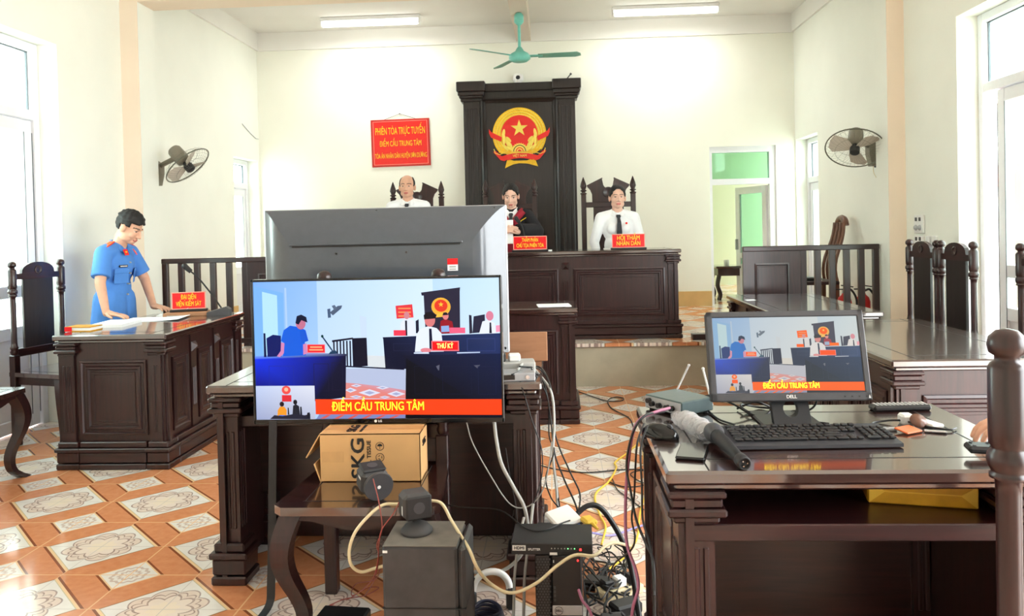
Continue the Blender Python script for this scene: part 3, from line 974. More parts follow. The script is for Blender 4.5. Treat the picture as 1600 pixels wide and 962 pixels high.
# ------------------------------------------------------------------ small corner furniture
t = thing('slat_back_chair', 'brown chair with curved slats in the back right corner', 'chair', (2.68, 7.95, ZP), -pi / 2)
for k in range(4):
    b = MB()
    x = -0.12 + 0.08 * k
    pts = [(x * (1.25 - 0.5 * (f - 0.55)), 0.05 + 0.10 * max(0, f - 0.1) ** 1.6 - 0.02 * sin(f * 6), 0.42 + 0.58 * f) for f in [i / 10 for i in range(11)]]
    b.tube(pts, 0.018, 6)
    b.build('back_slat', 'wood_mid', t)
MB().tube([(0.11 * cos(a), 0.165 + 0.0, 0.97 + 0.075 * sin(a)) for a in [pi * k / 14 for k in range(15)]], 0.032, 8).build('crest', 'wood_mid', t)
MB().box(-0.22, 0.22, -0.40, 0.06, 0.40, 0.435, 0, 0.008).build('seat', 'wood', t)
for sx in (-1, 1):
    MB().box(sx * 0.19 - 0.02, sx * 0.19 + 0.02, -0.38, -0.34, 0, 0.4, 0, 0.004).build('leg', 'wood_mid', t)
    MB().box(sx * 0.19 - 0.02, sx * 0.19 + 0.02, 0.02, 0.06, 0, 0.42, 0, 0.004).build('leg', 'wood_mid', t)
tag(MB().box(-0.16, 0.16, -0.12, 0.10, 0, 0.03, 0, 0.012).tube(smooth_path([(-0.14, 0, 0.02), (-0.15, 0, 0.08), (-0.11, 0, 0.115), (-0.08, 0, 0.07), (-0.09, 0.01, 0.02)]), 0.007, 8).build('black_bag', 'black', loc=(2.45, 7.95, ZP + 0.436)), 'flat black bag with a loop lying on the slat backed chair', 'bag')

for x, lab in ((2.735, 'red fire extinguisher behind the right railing, the one nearer the slat backed chair'), (2.905, 'red fire extinguisher behind the right railing, the one beside the pilaster')):
    t = thing('fire_extinguisher', lab, 'fire extinguisher', (x - 0.045, 7.48, ZP), 0, 'fire extinguishers')
    MB().lathe([(0.01, 0), (0.062, 0.002), (0.064, 0.02), (0.064, 0.26), (0.052, 0.30), (0.025, 0.325), (0.02, 0.34)]).build('cylinder', 'extred', t)
    MB().cyl((0, 0, 0.335), (0, 0, 0.375), 0.02).build('valve', 'silver', t)
    MB().box(-0.09, 0.02, -0.01, 0.01, 0.40, 0.41, 0, 0, Matrix.Rotation(0.15, 4, 'Y')).box(-0.08, 0.02, -0.01, 0.01, 0.372, 0.382).build('lever', 'black', t)
    MB().tube(smooth_path([(0.015, 0, 0.36), (0.06, -0.01, 0.37), (0.10, -0.03, 0.28), (0.085, -0.05, 0.14)]), 0.010, 8).build('hose', 'black', t)

# desk in the room beyond the back door
t = thing('side_table', 'small dark table seen through the open back door', 'table', (2.42, 10.75, ZP))
MB().box(-0.3, 0.3, -0.25, 0.25, 0.42, 0.45, 0, 0.008).build('table_top', 'wood_top', t)
MB().box(-0.27, 0.27, -0.22, 0.22, 0.32, 0.42).build('apron', 'wood', t)
for sx in (-1, 1):
    for sy in (-1, 1):
        MB().tube(smooth_path([(sx * 0.25, sy * 0.2, 0.33), (sx * 0.275, sy * 0.21, 0.2), (sx * 0.24, sy * 0.2, 0.08), (sx * 0.26, sy * 0.21, 0.0)], 6), [0.03] * 19, 8).build('leg', 'wood', t)
tag(MB().lathe([(0.03, 0), (0.035, 0.01), (0.033, 0.07), (0.03, 0.075)]).build('cup', 'white', loc=(2.30, 10.7, ZP + 0.45)), 'white cup on the small table beyond the back door', 'cup')
# ================================================================== people
def remesh(mb, name, mats, voxel, smooth=4, parent=None, paint=None):
    o = mb.build(name + '_raw', mats)
    md = o.modifiers.new('r', 'REMESH')
    md.mode = 'VOXEL'
    md.voxel_size = voxel
    md.use_smooth_shade = True
    if smooth:
        sm = o.modifiers.new('s', 'SMOOTH')
        sm.iterations = smooth
        sm.factor = 0.5
    dg = bpy.context.evaluated_depsgraph_get()
    me = bpy.data.meshes.new_from_object(o.evaluated_get(dg))
    me.name = name
    bpy.data.objects.remove(o)
    me.materials.clear()
    for q in mats:
        me.materials.append(M[q])
    if paint:
        for p in me.polygons:
            p.material_index = paint(p.center)
    else:
        me.polygons.foreach_set('material_index', [0] * len(me.polygons))
    me.polygons.foreach_set('use_smooth', [True] * len(me.polygons))
    r = bpy.data.objects.new(name, me)
    col.objects.link(r)
    r.parent = parent
    return r


class Fig(MB):
    def cap(s, p0, r0, p1, r1, n=14):
        p0, p1 = V(p0), V(p1)
        s.ell(p0, (r0,) * 3, n, 8).ell(p1, (r1,) * 3, n, 8)
        if (p1 - p0).length > 1e-5:
            s.cyl(p0, p1, r0, r1, n)
        return s


def hand(fb, wrist, d, nrm, side, curl=0.35, spread=0.12, s=1.0):
    """d: direction of the fingers, nrm: back-of-hand normal, side=+1 thumb towards d x nrm"""
    d, nrm = V(d).normalized(), V(nrm).normalized()
    w = d.cross(nrm).normalized() * side
    nrm = w.cross(d).normalized() * side
    wrist = V(wrist)
    kn = wrist + d * 0.085 * s
    R3 = Matrix((w, d, nrm)).transposed().to_4x4()
    fb.ell(wrist + d * 0.046 * s, (0.041 * s, 0.055 * s, 0.017 * s), 16, 10, 0, R3)
    fb.cap(wrist, 0.025 * s, wrist + d * 0.03 * s, 0.024 * s)
    for i, (off, ln) in enumerate(((0.031, 0.070), (0.0105, 0.080), (-0.0105, 0.074), (-0.031, 0.058))):
        p = kn + w * off * s
        dd = (d + w * (off / 0.031 * spread)).normalized()
        a = 0.0
        for seg, r in ((0.45, 0.0092), (0.30, 0.0084), (0.25, 0.0076)):
            a += curl * (0.6 if seg == 0.45 else 1.0)
            q = p + (dd * cos(a) - nrm * sin(a)) * ln * seg * s
            fb.cap(p, r * s, q, r * 0.94 * s, 10)
            p = q
    p = wrist + d * 0.022 * s + w * 0.03 * s
    q = p + (d * 0.6 + w * 0.75 - nrm * 0.15).normalized() * 0.042 * s
    fb.cap(p, 0.0125 * s, q, 0.0105 * s, 10)
    fb.cap(q, 0.0105 * s, q + (d * 0.9 + w * 0.3 - nrm * 0.25).normalized() * 0.034 * s, 0.0085 * s, 10)


def figure(label, loc, rotz, top, feet=0.0, fem=False, lean=0.0, head=(0, 0, 0), arms=(), cloth='shirt', skin='skin', tie=True, sleeve='long', hair='short', hands=None, wide=1.0, headfwd=0.0, belt=True, low=0.0):
    """standing figure facing local -Y. top: crown height over the local origin; arms: [(elbow, wrist)] for x<0 then x>0 (local)"""
    t = thing('person', label, 'person', loc, rotz)
    H = top - 1.62                       # shift of the upper body against a 1.62 m figure
    hip = V((0, 0, 0.88 + H))
    RL = Matrix.Rotation(lean, 4, 'X')

    def U(p):                            # upper body: lean about the hips
        return hip + RL @ (V((p[0] * wide, p[1], p[2] + H)) - hip)

    def Lg(p):                           # legs: stretch between the floor and the hips
        return V((p[0], p[1], feet + (p[2]) * (0.88 + H - feet) / 0.88))
    sh = [U((-0.168, 0.005, 1.305)), U((0.168, 0.005, 1.305))]
    hc = U((0, -0.035 - headfwd, 1.507))  # eye level centre of the head
    HR = Matrix.Rotation(lean * 0.5, 4, 'X') @ Matrix.Rotation(head[2], 4, 'Z') @ Matrix.Rotation(head[0], 4, 'X') @ Matrix.Rotation(head[1], 4, 'Y')
    hd = lambda p: hc + HR @ V(p)

    # ---- body, one continuous skin
    b = Fig()
    b.ell(U((0, 0, 1.20)), (0.148 * wide, 0.098, 0.155), M4=RL)
    b.ell(U((0, -0.004, 1.03)), (0.124 * wide, 0.092, 0.15), M4=RL)
    b.ell(hip + V((0, -0.02 if low else 0, 0)), (0.132, 0.094, 0.085) if low else (0.148, 0.105, 0.12))
    b.cap(sh[0], 0.052, U((-0.05, 0.01, 1.33)), 0.06).cap(sh[1], 0.052, U((0.05, 0.01, 1.33)), 0.06)
    b.cap(U((0, 0.012, 1.30)), 0.056, hd((0, 0.02, -0.07)), 0.050)
    for sx in (-1, 1):
        b.cap(Lg((sx * 0.082, 0, 0.86)), 0.082, Lg((sx * 0.088, -0.01, 0.46)), 0.054).cap(Lg((sx * 0.088, -0.01, 0.46)), 0.054, Lg((sx * 0.09, 0.02, 0.08)), 0.036)
        b.cap(Lg((sx * 0.09, 0.03, 0.06)) + V((0, 0, 0)), 0.036, V((sx * 0.1, -0.12, feet + 0.036)), 0.032)
    for i, (el, wr) in enumerate(arms):
        el, wr = V(el), V(wr)
        b.cap(sh[i], 0.048, el, 0.037).cap(el, 0.037, wr, 0.025)
        if hands and hands[i]:
            h = hands[i]
            hand(b, wr, h[0], h[1], h[2], h[3] if len(h) > 3 else 0.35)
    # ---- head
    E = lambda c, r: b.ell(hd(c), r, 24, 16, 0, HR)
    E((0, 0.014, 0.030), (0.073, 0.092, 0.085))
    E((0, -0.012, -0.028), (0.062 if fem else 0.065, 0.076, 0.078))
    E((0, -0.048, -0.083), (0.033, 0.036, 0.028))
    E((0.03, -0.012, -0.066), (0.034, 0.05, 0.034)); E((-0.03, -0.012, -0.066), (0.034, 0.05, 0.034))
    E((0.034, -0.05, -0.03), (0.028, 0.028, 0.03)); E((-0.034, -0.05, -0.03), (0.028, 0.028, 0.03))
    b.cap(hd((-0.034, -0.074, 0.02)), 0.010, hd((0.034, -0.074, 0.02)), 0.010)
    b.cap(hd((0, -0.086, 0.002)), 0.0075, hd((0, -0.101, -0.034)), 0.0115)
    E((0.011, -0.09, -0.038), (0.009, 0.011, 0.008)); E((-0.011, -0.09, -0.038), (0.009, 0.011, 0.008))
    b.cap(hd((-0.016, -0.083, -0.0625)), 0.0068, hd((0.016, -0.083, -0.0625)), 0.0068)
    b.cap(hd((-0.013, -0.082, -0.073)), 0.0075, hd((0.013, -0.082, -0.073)), 0.0075)
    for sx in (-1, 1):
        E((sx * 0.077, 0.012, -0.010), (0.011, 0.023, 0.033))
    inv = (Matrix.Translation(hc) @ HR).inverted()

    def paint(c):
        p = inv @ c
        if -0.13 < p.z < 0.13 and p.y < -0.045 and abs(p.x) < 0.06:
            ax = abs(p.x)
            zb = 0.0225 + 0.004 * (1 - ((ax - 0.031) / 0.02) ** 2)
            if 0.012 < ax < 0.053 and abs(p.z - zb) < (0.0036 if not fem else 0.0026):
                return 1
            if ((ax - 0.031) / 0.0135) ** 2 + ((p.z - 0.001) / 0.0042) ** 2 < 1:
                if ((ax - 0.031) / 0.0065) ** 2 < 1 or p.z > 0.0028:
                    return 2
                return 4
            if (ax / 0.023) ** 2 + ((p.z + 0.068) / 0.0105) ** 2 < 1 and p.y < -0.07:
                return 3
        return 0
    body = remesh(b, 'body', [skin, 'brow', 'hair', 'lip', 'eyew'], 0.0042, 3, t, paint)

    # ---- hair: a shell over the skull
    def hair_keep(p):
        if hair == 'bald':
            front = -0.01 + 0.05 * max(0, (p.z - 0.0) / 0.11)
            return p.z > -0.045 and p.y > (0.015 if p.z < 0.07 else 0.02) - (0.03 if abs(p.x) > 0.062 and p.z > 0.0 else 0) and not (p.z > 0.055 and abs(p.x) < 0.05 and p.y < 0.055)
        if hair == 'crew':
            side = p.z > (-0.035 if p.y > 0.045 else 0.012 if p.y > -0.03 else 0.05)
            return side and p.z > 0.066 - (p.y + 0.085) * 1.0
        if fem:
            return p.z > (0.088 - 0.10 * (abs(p.x) / 0.085) ** 2.4 if p.y < -0.012 else max(-0.07, 0.0 - (p.y + 0.01) * 1.1))
        return p.z > (-0.05 if p.y > 0.04 else 0.0 if p.y > -0.02 else 0.06) and p.z > 0.062 - (p.y + 0.09) * 1.3
    hb = MB()
    thick = 0.016 if hair == 'crew' else 0.006 if hair == 'bald' else 0.010
    nu, nv = 56, 40
    cen = V((0, 0.014, 0.030))
    vs = []
    for i in range(nv + 1):
        ph = pi * i / nv
        for j in range(nu):
            th = 2 * pi * j / nu
            d = V((sin(ph) * cos(th), sin(ph) * sin(th), cos(ph)))
            tk = thick * (1 + 0.25 * sin(13 * th + 5 * ph) * sin(9 * ph)) * (1.25 if hair == 'crew' and d.z > 0.6 else 1) * (0.45 if hair == 'crew' and d.z < 0.25 else 1)
            vs.append(cen + V((d.x * (0.0735 + tk), d.y * (0.0925 + tk), d.z * (0.0855 + tk))))
    fs = []
    for i in range(nv):
        for j in range(nu):
            q = (i * nu + j, i * nu + (j + 1) % nu, (i + 1) * nu + (j + 1) % nu, (i + 1) * nu + j)
            c = sum((vs[k] for k in q), V()) / 4
            if hair_keep(c):
                fs.append(q)
    hb.add([hd(p) for p in vs], fs, 0, True)
    if fem:
        hb.ell(hd((0, 0.105, -0.01)), (0.038, 0.035, 0.04))
    ho = hb.build('hair', 'hair', t)
    so = ho.modifiers.new('solid', 'SOLIDIFY')
    so.thickness = 0.012
    so.offset = -1

    # ---- clothing
    c = Fig()
    g = 0.014
    c.ell(U((0, 0, 1.20)), ((0.148 + g) * wide, 0.098 + g, 0.16), M4=RL)
    c.ell(U((0, -0.006, 1.03)), ((0.130 + g) * wide, 0.094 + g, 0.15), M4=RL)
    c.ell(U((0, 0, 0.95)), ((0.138 + g) * wide, 0.100 + g, 0.08), M4=RL)
    if low:
        c.cap(U((-0.06, -0.02, 0.95)), 0.115, U((-0.06, -0.045, 0.95 - low)), 0.13).cap(U((0.06, -0.02, 0.95)), 0.115, U((0.06, -0.045, 0.95 - low)), 0.13)
    if fem:
        c.ell(U((-0.06, -0.075, 1.20)), (0.06, 0.05, 0.06)).ell(U((0.06, -0.075, 1.20)), (0.06, 0.05, 0.06))
    c.cap(sh[0], 0.061, U((-0.05, 0.01, 1.325)), 0.067).cap(sh[1], 0.061, U((0.05, 0.01, 1.325)), 0.067)
    c.cap(U((-0.02, 0.005, 1.33)), 0.064, U((0.02, 0.005, 1.33)), 0.064)
    for i, (el, wr) in enumerate(arms):
        el, wr = V(el), V(wr)
        if sleeve == 'short':
            e2 = sh[i].lerp(el, 0.80)
            c.cap(sh[i], 0.061, sh[i].lerp(el, 0.5), 0.064)
            c.cyl(sh[i].lerp(el, 0.5), e2, 0.064, 0.066, 20)
        else:
            r = 0.075 if sleeve == 'robe' else 0.048
            c.cap(sh[i], 0.061, el, r).cyl(el, el.lerp(wr, 0.93), r, 0.085 if sleeve == 'robe' else 0.036, 20)
            c.ell(el, (r,) * 3)
    cl = remesh(c, 'shirt' if sleeve != 'robe' else 'robe', [cloth], 0.0075, 5, t)
    lg = Fig()
    lg.ell(hip + V((0, -0.02 if low else 0, 0.0)), (0.138, 0.098, 0.09) if low else (0.158, 0.115, 0.115))
    for sx in (-1, 1):
        lg.cap(Lg((sx * 0.082, -0.02 if low else 0, 0.80 if low else 0.84)), 0.088 if low else 0.094, Lg((sx * 0.088, -0.01, 0.46)), 0.070).cyl(Lg((sx * 0.088, -0.01, 0.46)), Lg((sx * 0.09, 0.02, 0.07)), 0.070, 0.060, 20)
    remesh(lg, 'trousers', ['trouser'], 0.009, 3, t)
    for sx in (-1, 1):
        Fig().ell(V((sx * 0.1, -0.06, feet + 0.03)), (0.046, 0.135, 0.045)).build('shoe', 'black', t)
    if belt:
        MB().tube([hip + V((0.150 * cos(a), 0.110 * sin(a), 0.085)) for a in [2 * pi * k / 32 for k in range(32)]], 0.016, 8, closed=True).build('belt', 'black', t)
    # collar
    b = MB()
    for s_ in (-1, 1):
        pts = [(s_ * 0.004, -0.062, 1.335), (s_ * 0.035, -0.052, 1.375), (s_ * 0.066, -0.01, 1.392), (s_ * 0.055, 0.035, 1.40), (s_ * 0.0, 0.066, 1.405)]
        low = [(s_ * 0.035, -0.092, 1.305), (s_ * 0.072, -0.074, 1.325), (s_ * 0.092, -0.012, 1.355), (s_ * 0.072, 0.045, 1.365), (s_ * 0.0, 0.08, 1.37)]
        vs = [U(p) for p in pts] + [U(p) for p in low]
        b.add(vs, [(i, i + 1, i + 6, i + 5) for i in range(4)], 0, True)
    co = b.build('collar', 'shirt' if cloth == 'robe' else cloth, t)
    sm = co.modifiers.new('solid', 'SOLIDIFY'); sm.thickness = 0.006; sm.offset = 0
    sb = co.modifiers.new('sub', 'SUBSURF'); sb.levels = 2; sb.render_levels = 2
    if tie:
        b = MB()
        fy = lambda z: -0.106 - (0.0 if z > 1.27 else 0.012 + (0.02 if fem and z > 1.12 else 0))
        rows = [(1.335, 0.016, -0.082), (1.318, 0.022, -0.096), (1.300, 0.013, -0.103), (1.26, 0.018, fy(1.26) - 0.005), (1.18, 0.025, fy(1.18) - (0.004 if not fem else 0.006)), (1.08, 0.029, fy(1.08)), (1.02, 0.031, fy(1.02) + 0.003), (0.985, 0.002, fy(1.0) + 0.004)]
        vs, fs = [], []
        for z, w, y in rows:
            vs += [U((-w / wide, y, z)), U((w / wide, y, z)), U((w / wide, y + 0.012, z)), U((-w / wide, y + 0.012, z))]
        for k in range(len(rows) - 1):
            fs += [(k * 4 + j, k * 4 + (j + 1) % 4, k * 4 + 4 + (j + 1) % 4, k * 4 + 4 + j) for j in range(4)]
        fs += [(3, 2, 1, 0), tuple(range(4 * len(rows) - 4, 4 * len(rows)))]
        b.add(vs, fs)
        b.build('tie', 'tie', t)
    return t, U, hd, sh


DOWN = (0, 0, -1)
# balding man, left of the bench
t, U, hd, sh = figure('balding man in white shirt and dark tie standing at the left of the judges bench', (-1.475, 7.86, ZP), 0.02, 1.573, 0.0,
    arms=[((-0.23, -0.02, 1.0), (-0.20, -0.20, 0.83)), ((0.23, -0.02, 1.0), (0.20, -0.20, 0.83))], hair='bald',
    hands=[((0.1, -1, -0.1), (0, -0.1, 1), 1), ((-0.1, -1, -0.1), (0, -0.1, 1), -1)])
# woman in white, right of the bench
t, U, hd, sh = figure('woman in white blouse and dark tie standing at the right of the judges bench', (0.622, 7.82, ZP), 0.05, 1.412, 0.0, fem=True, skin='skinf',
    arms=[((-0.235, 0.0, 0.86), (-0.20, -0.09, 0.68)), ((0.225, -0.01, 0.86), (0.19, -0.13, 0.69))], wide=0.96,
    hands=[((0.1, -0.6, -1), (-1, 0, 0), -1), ((-0.1, -0.6, -1), (1, 0, 0), 1)])
b = MB()
b.lathe([(0.001, 0), (0.011, 0), (0.009, 0.004), (0.001, 0.005)], M4=Matrix.Rotation(pi / 2, 4, 'X'), c=U((0.075, -0.124, 1.25)), n=12).build('badge', 'red', t)
# judge in robes, reading from a sheet
t, U, hd, sh = figure('woman in black and crimson robes reading a sheet at the middle of the judges bench', (-0.432, 7.86, ZP), 0.0, 1.455, 0.0, fem=True, skin='skinf', head=(0.34, 0, 0), cloth='robe', sleeve='robe',
    arms=[((-0.26, -0.12, 0.98), (-0.06, -0.30, 0.98)), ((0.25, -0.10, 0.98), (0.07, -0.30, 0.98))],
    hands=[((0.8, -0.5, 0.3), (-0.3, -0.6, 0.7), -1, 0.5), ((-0.8, -0.5, 0.3), (0.3, -0.6, 0.7), 1, 0.5)])
b = MB()
for s_ in (-1, 1):        # crimson stole over the shoulders and down the front
    pts = [(0.02, -0.118, 1.21, 0.05), (0.055, -0.112, 1.29, 0.045), (0.10, -0.07, 1.345, 0.05), (0.125, 0.0, 1.37, 0.05), (0.12, 0.06, 1.355, 0.05)]
    vs = []
    for x, y, z, w in pts:
        vs += [U((s_ * (x - w * 0.55), y - 0.008, z + w * 0.2)), U((s_ * (x + w * 0.75), y + 0.012, z - w * 0.45))]
    b.add(vs, [(2 * i, 2 * i + 1, 2 * i + 3, 2 * i + 2) for i in range(4)], 0, True)
b.add([U((-0.075, -0.118, 1.24)), U((0.075, -0.118, 1.24)), U((0.10, -0.13, 0.95)), U((-0.10, -0.13, 0.95))], [(0, 1, 2, 3)], 0)
st = b.build('stole', 'robered', t)
md = st.modifiers.new('solid', 'SOLIDIFY'); md.thickness = 0.012; md.offset = 0.4
MB().tube([U((0.085, -0.118, 1.20)), U((0.10, -0.112, 1.255)), U((0.15, -0.085, 1.285))], 0.004, 6).build('piping', 'yellow', t)
b = MB()
b = MB().add([U((-0.062, -0.072, 1.345)), U((0.062, -0.072, 1.345)), U((0.05, -0.100, 1.27)), U((-0.05, -0.100, 1.27)), U((0.028, -0.118, 1.16)), U((-0.028, -0.118, 1.16))], [(0, 1, 2, 3), (3, 2, 4, 5)], 0)
sf = b.build('shirt_front', 'shirt', t)
md = sf.modifiers.new('solid', 'SOLIDIFY'); md.thickness = 0.01; md.offset = 0
MB().lathe([(0.001, 0), (0.012, 0), (0.010, 0.004), (0.001, 0.005)], M4=Matrix.Rotation(pi / 2, 4, 'X'), c=U((0.085, -0.128, 1.245)), n=12).build('badge', 'pinkedge', t)
b = MB()
Mp = Matrix.Translation((-0.512, 7.545, ZP + 0.985)) @ Matrix.Rotation(-0.5, 4, 'X') @ face_m()
b.prism([(-0.10, -0.13), (0.11, -0.13), (0.11, 0.13), (-0.10, 0.13)], -0.001, 0.001, Mp)
tag(b.build('paper_sheet', 'paper'), 'white sheet held up by the woman in robes', 'paper')

# prosecutor in blue, leaning on his desk
t, U, hd, sh = figure('man in blue short sleeved uniform leaning on the left desk and looking down', (-3.35, 5.72, 0), pi / 2 - 0.05, 1.60, 0.0, lean=0.16, belt=False, low=0.22, head=(0.42, 0, 0.12), cloth='blue', sleeve='short', hair='crew', tie=False, skin='skin', headfwd=0.035, wide=1.0,
    arms=[((-0.255, -0.09, 1.07), (-0.27, -0.14, 0.855)), ((0.24, -0.13, 1.07), (0.10, -0.28, 0.868))],
    hands=[((0.1, -1, -0.15), (0, -0.15, 1), 1, 0.15), ((-0.35, -1, -0.1), (0, -0.1, 1), -1, 0.2)])
for s_ in (-1, 1):
    b = MB()
    b.box(-0.024, 0.024, -0.055, 0.055, 0, 0.008, 0, 0.004).box(-0.019, -0.003, -0.05, 0.05, 0.006, 0.0095, 1).box(0.004, 0.019, -0.05, 0.05, 0.006, 0.0095, 1)
    o = b.build('shoulder_board', ['red', 'orange'], t, loc=U((s_ * 0.125, 0.0, 1.368)), rot=(s_ * 0.40, 0.0, pi / 2))
    b = MB().prism([(-0.014, -0.026), (0.016, -0.024), (0.014, 0.026), (-0.016, 0.024)], 0, 0.006)
    b.prism([((0.009 if k % 2 == 0 else 0.004) * sin(2 * pi * k / 10), (0.009 if k % 2 == 0 else 0.004) * cos(2 * pi * k / 10)) for k in range(10)], 0.005, 0.009, m=1)
    b.build('collar_tab', ['red', 'yellow'], t, loc=U((s_ * 0.056, -0.098, 1.325)), rot=(pi / 2 - 0.55, 0, s_ * 0.5))
MB().box(-0.032, 0.032, -0.003, 0.003, -0.009, 0.009, 0, 0.002).box(-0.026, 0.026, -0.0036, 0.0, -0.003, 0.003, 1).build('name_badge', ['black', 'white'], t, loc=U((-0.078, -0.108, 1.225)), rot=(0.1, 0, -0.5))
for s_ in (-1, 1):
    b = MB().box(-0.055, 0.055, -0.003, 0.003, -0.055, 0.05, 0, 0.003).box(-0.057, 0.057, -0.006, 0.004, 0.02, 0.055, 0, 0.003)
    b.build('pocket', 'blue', t, loc=U((s_ * 0.082, -0.103, 1.15)), rot=(0.12, 0, s_ * 0.5))
for z in (1.25, 1.17, 1.09, 1.01):
    MB().cyl(U((0, -0.10, z)), U((0, -0.126 + 0.012 * (z > 1.2), z)), 0.006, n=10).build('button', 'cgrey', t)

# the helper at the computer desk: only the fingers and remote reach into the picture
t, U, hd, sh = figure('person beyond the right edge whose fingers hold the remote on the computer desk', (1.68, 2.00, 0), -pi / 2, 1.60, 0.0, skin='skin', tie=False,
    arms=[((-0.22, -0.20, 1.03), (-0.06, -0.47, 0.885)), ((0.23, -0.02, 1.02), (0.22, -0.22, 0.9))],
    hands=[((0.05, -1, -0.12), (0, -0.1, 1), 1, 0.4), ((0, -1, -0.6), (1, 0, 0), -1, 0.4)])
# ================================================================== emblem, signs, wall things
def star(r, r2=None, n=5):
    r2 = r2 or r * 0.382
    return [((r if k % 2 == 0 else r2) * sin(pi * k / n), (r if k % 2 == 0 else r2) * cos(pi * k / n)) for k in range(2 * n)]


def disc(r, n=48, cx=0, cy=0, a0=0, a1=2 * pi):
    k = n if a1 - a0 >= 2 * pi - 1e-6 else n + 1
    return [(cx + r * cos(a0 + (a1 - a0) * i / n), cy + r * sin(a0 + (a1 - a0) * i / n)) for i in range(k)]


t = thing('state_emblem', 'round gold and red emblem with a star on the dark backdrop', 'emblem', (-0.408, 9.644, 2.535))
F = face_m()

S = 0.000976
P_ = lambda x, y: ((x - 508) * S, (470 - y) * S)
b = MB()
b.prism([P_(x, y) for x, y in [(508 + 338 * cos(a), 462 - 338 * sin(a)) for a in [pi * (1.22 - 1.44 * k / 40) for k in range(41)]]] + [P_(*p) for p in [(790, 640), (700, 700), (310, 700), (240, 680)]], 0, 0.03, F)
for k in range(46):                   # rice grains round the rim, two rows
    a = pi * (1.2 - 1.4 * k / 45)
    for r_, da in ((0.305, 0.03), (0.272, -0.02), (0.242, 0.03)):
        R4 = F @ Matrix.Translation((r_ * cos(a + da), 0.008 + r_ * sin(a + da), 0.03)) @ Matrix.Rotation(a + pi / 2 - 0.35, 4, 'Z')
        b.ell((0, 0, 0), (0.021, 0.0085, 0.007), 8, 6, 0, R4) if False else b.add([R4 @ V(p) for p in ((0.021, 0, 0), (0, 0.009, 0), (-0.021, 0, 0), (0, -0.009, 0), (0, 0, 0.009))], [(0, 1, 4), (1, 2, 4), (2, 3, 4), (3, 0, 4)], 1)
b.build('rice_wreath', ['gold', 'goldlight'], t)
MB().prism(disc(0.222, 56, 0, 0.02), 0.0, 0.034, F).build('red_field', 'red', t)
b = MB()
b.prism([(x, y + 0.082) for x, y in star(0.108)], 0.034, 0.042, F)
b.build('star', 'goldlight', t)
b = MB()
gear = []
for k in range(26):
    a = pi * k / 25
    r_ = 0.112 if (k // 1) % 2 else 0.096
    gear.append((r_ * cos(a), -0.205 + r_ * sin(a)))
b.prism(gear, 0.03, 0.045, F)
b.prism(disc(0.078, 28, 0, -0.20, 0, pi), 0.044, 0.048, F, 1).prism(disc(0.068, 28, 0, -0.20, 0, pi), 0.046, 0.051, F, 0).prism(disc(0.048, 28, 0, -0.20, 0, pi), 0.046, 0.054, F, 2).prism(disc(0.036, 28, 0, -0.20, 0, pi), 0.046, 0.057, F, 0).prism(disc(0.022, 28, 0, -0.20, 0, pi), 0.046, 0.06, F, 2)
b.build('gear', ['goldlight', 'brow', 'red'], t)
for s_ in (-1, 1):                    # ears of rice either side of the gear
    b = MB()
    for (x, y, a, L_) in ((0.115, -0.12, 1.1, 0.055), (0.15, -0.09, 1.3, 0.06), (0.19, -0.05, 1.55, 0.075), (0.195, 0.02, 1.75, 0.06), (0.135, -0.05, 0.8, 0.045), (0.12, -0.165, 0.6, 0.05), (0.17, -0.15, 0.9, 0.05)):
        R4 = F @ Matrix.Translation((s_ * x, y, 0.036)) @ Matrix.Rotation(a if s_ > 0 else pi - a, 4, 'Z')
        b.ell(R4 @ V((0, 0, 0)), (L_, 0.02, 0.012), 12, 8, 0, R4.to_3x3().to_4x4())
    b.build('rice_ears', 'goldlight', t)
b = MB()
for s_ in (-1, 1):
    b.prism([(s_ * x, y) for x, y in [(0.218, -0.02), (0.345, 0.045), (0.372, 0.085), (0.372, 0.03), (0.35, -0.02), (0.225, -0.075)]], 0.02, 0.042, F)
    b.prism([(s_ * x, y) for x, y in [(0.15, -0.235), (0.22, -0.255), (0.30, -0.185), (0.325, -0.20), (0.24, -0.30), (0.19, -0.315), (0.15, -0.29)]], 0.02, 0.046, F)
b.prism([(-0.155, -0.235)] + [(-0.155 + 0.31 * k / 10, -0.225 + 0.012 * sin(pi * k / 10)) for k in range(11)] + [(0.16, -0.30)] + [(0.155 - 0.31 * k / 10, -0.305 + 0.022 * sin(pi * k / 10)) for k in range(11)], 0.03, 0.05, F)
b.build('ribbon', 'red', t)
for s_ in (-1, 1):
    b = MB().tube([F @ V((s_ * x, y, 0.05)) for x, y in [(0.0, -0.218), (0.10, -0.222), (0.16, -0.235), (0.15, -0.195), (0.19, -0.215), (0.25, -0.235), (0.30, -0.215), (0.315, -0.165)]], 0.005, 6)
    b.build('ribbon_edge', 'goldlight', t)
b = MB()
b.prism([P_(*p) for p in [(352, 760), (318, 880), (420, 835), (500, 822), (600, 828), (735, 866), (690, 750), (600, 790), (430, 790)]], 0.0, 0.03, F)
b.build('ribbon_tail', 'gold', t)
lettering('VIỆT NAM', 0.042, 'goldlight', t, (0.0, -0.0505, -0.255), bold=0.0006, sx=0.9)

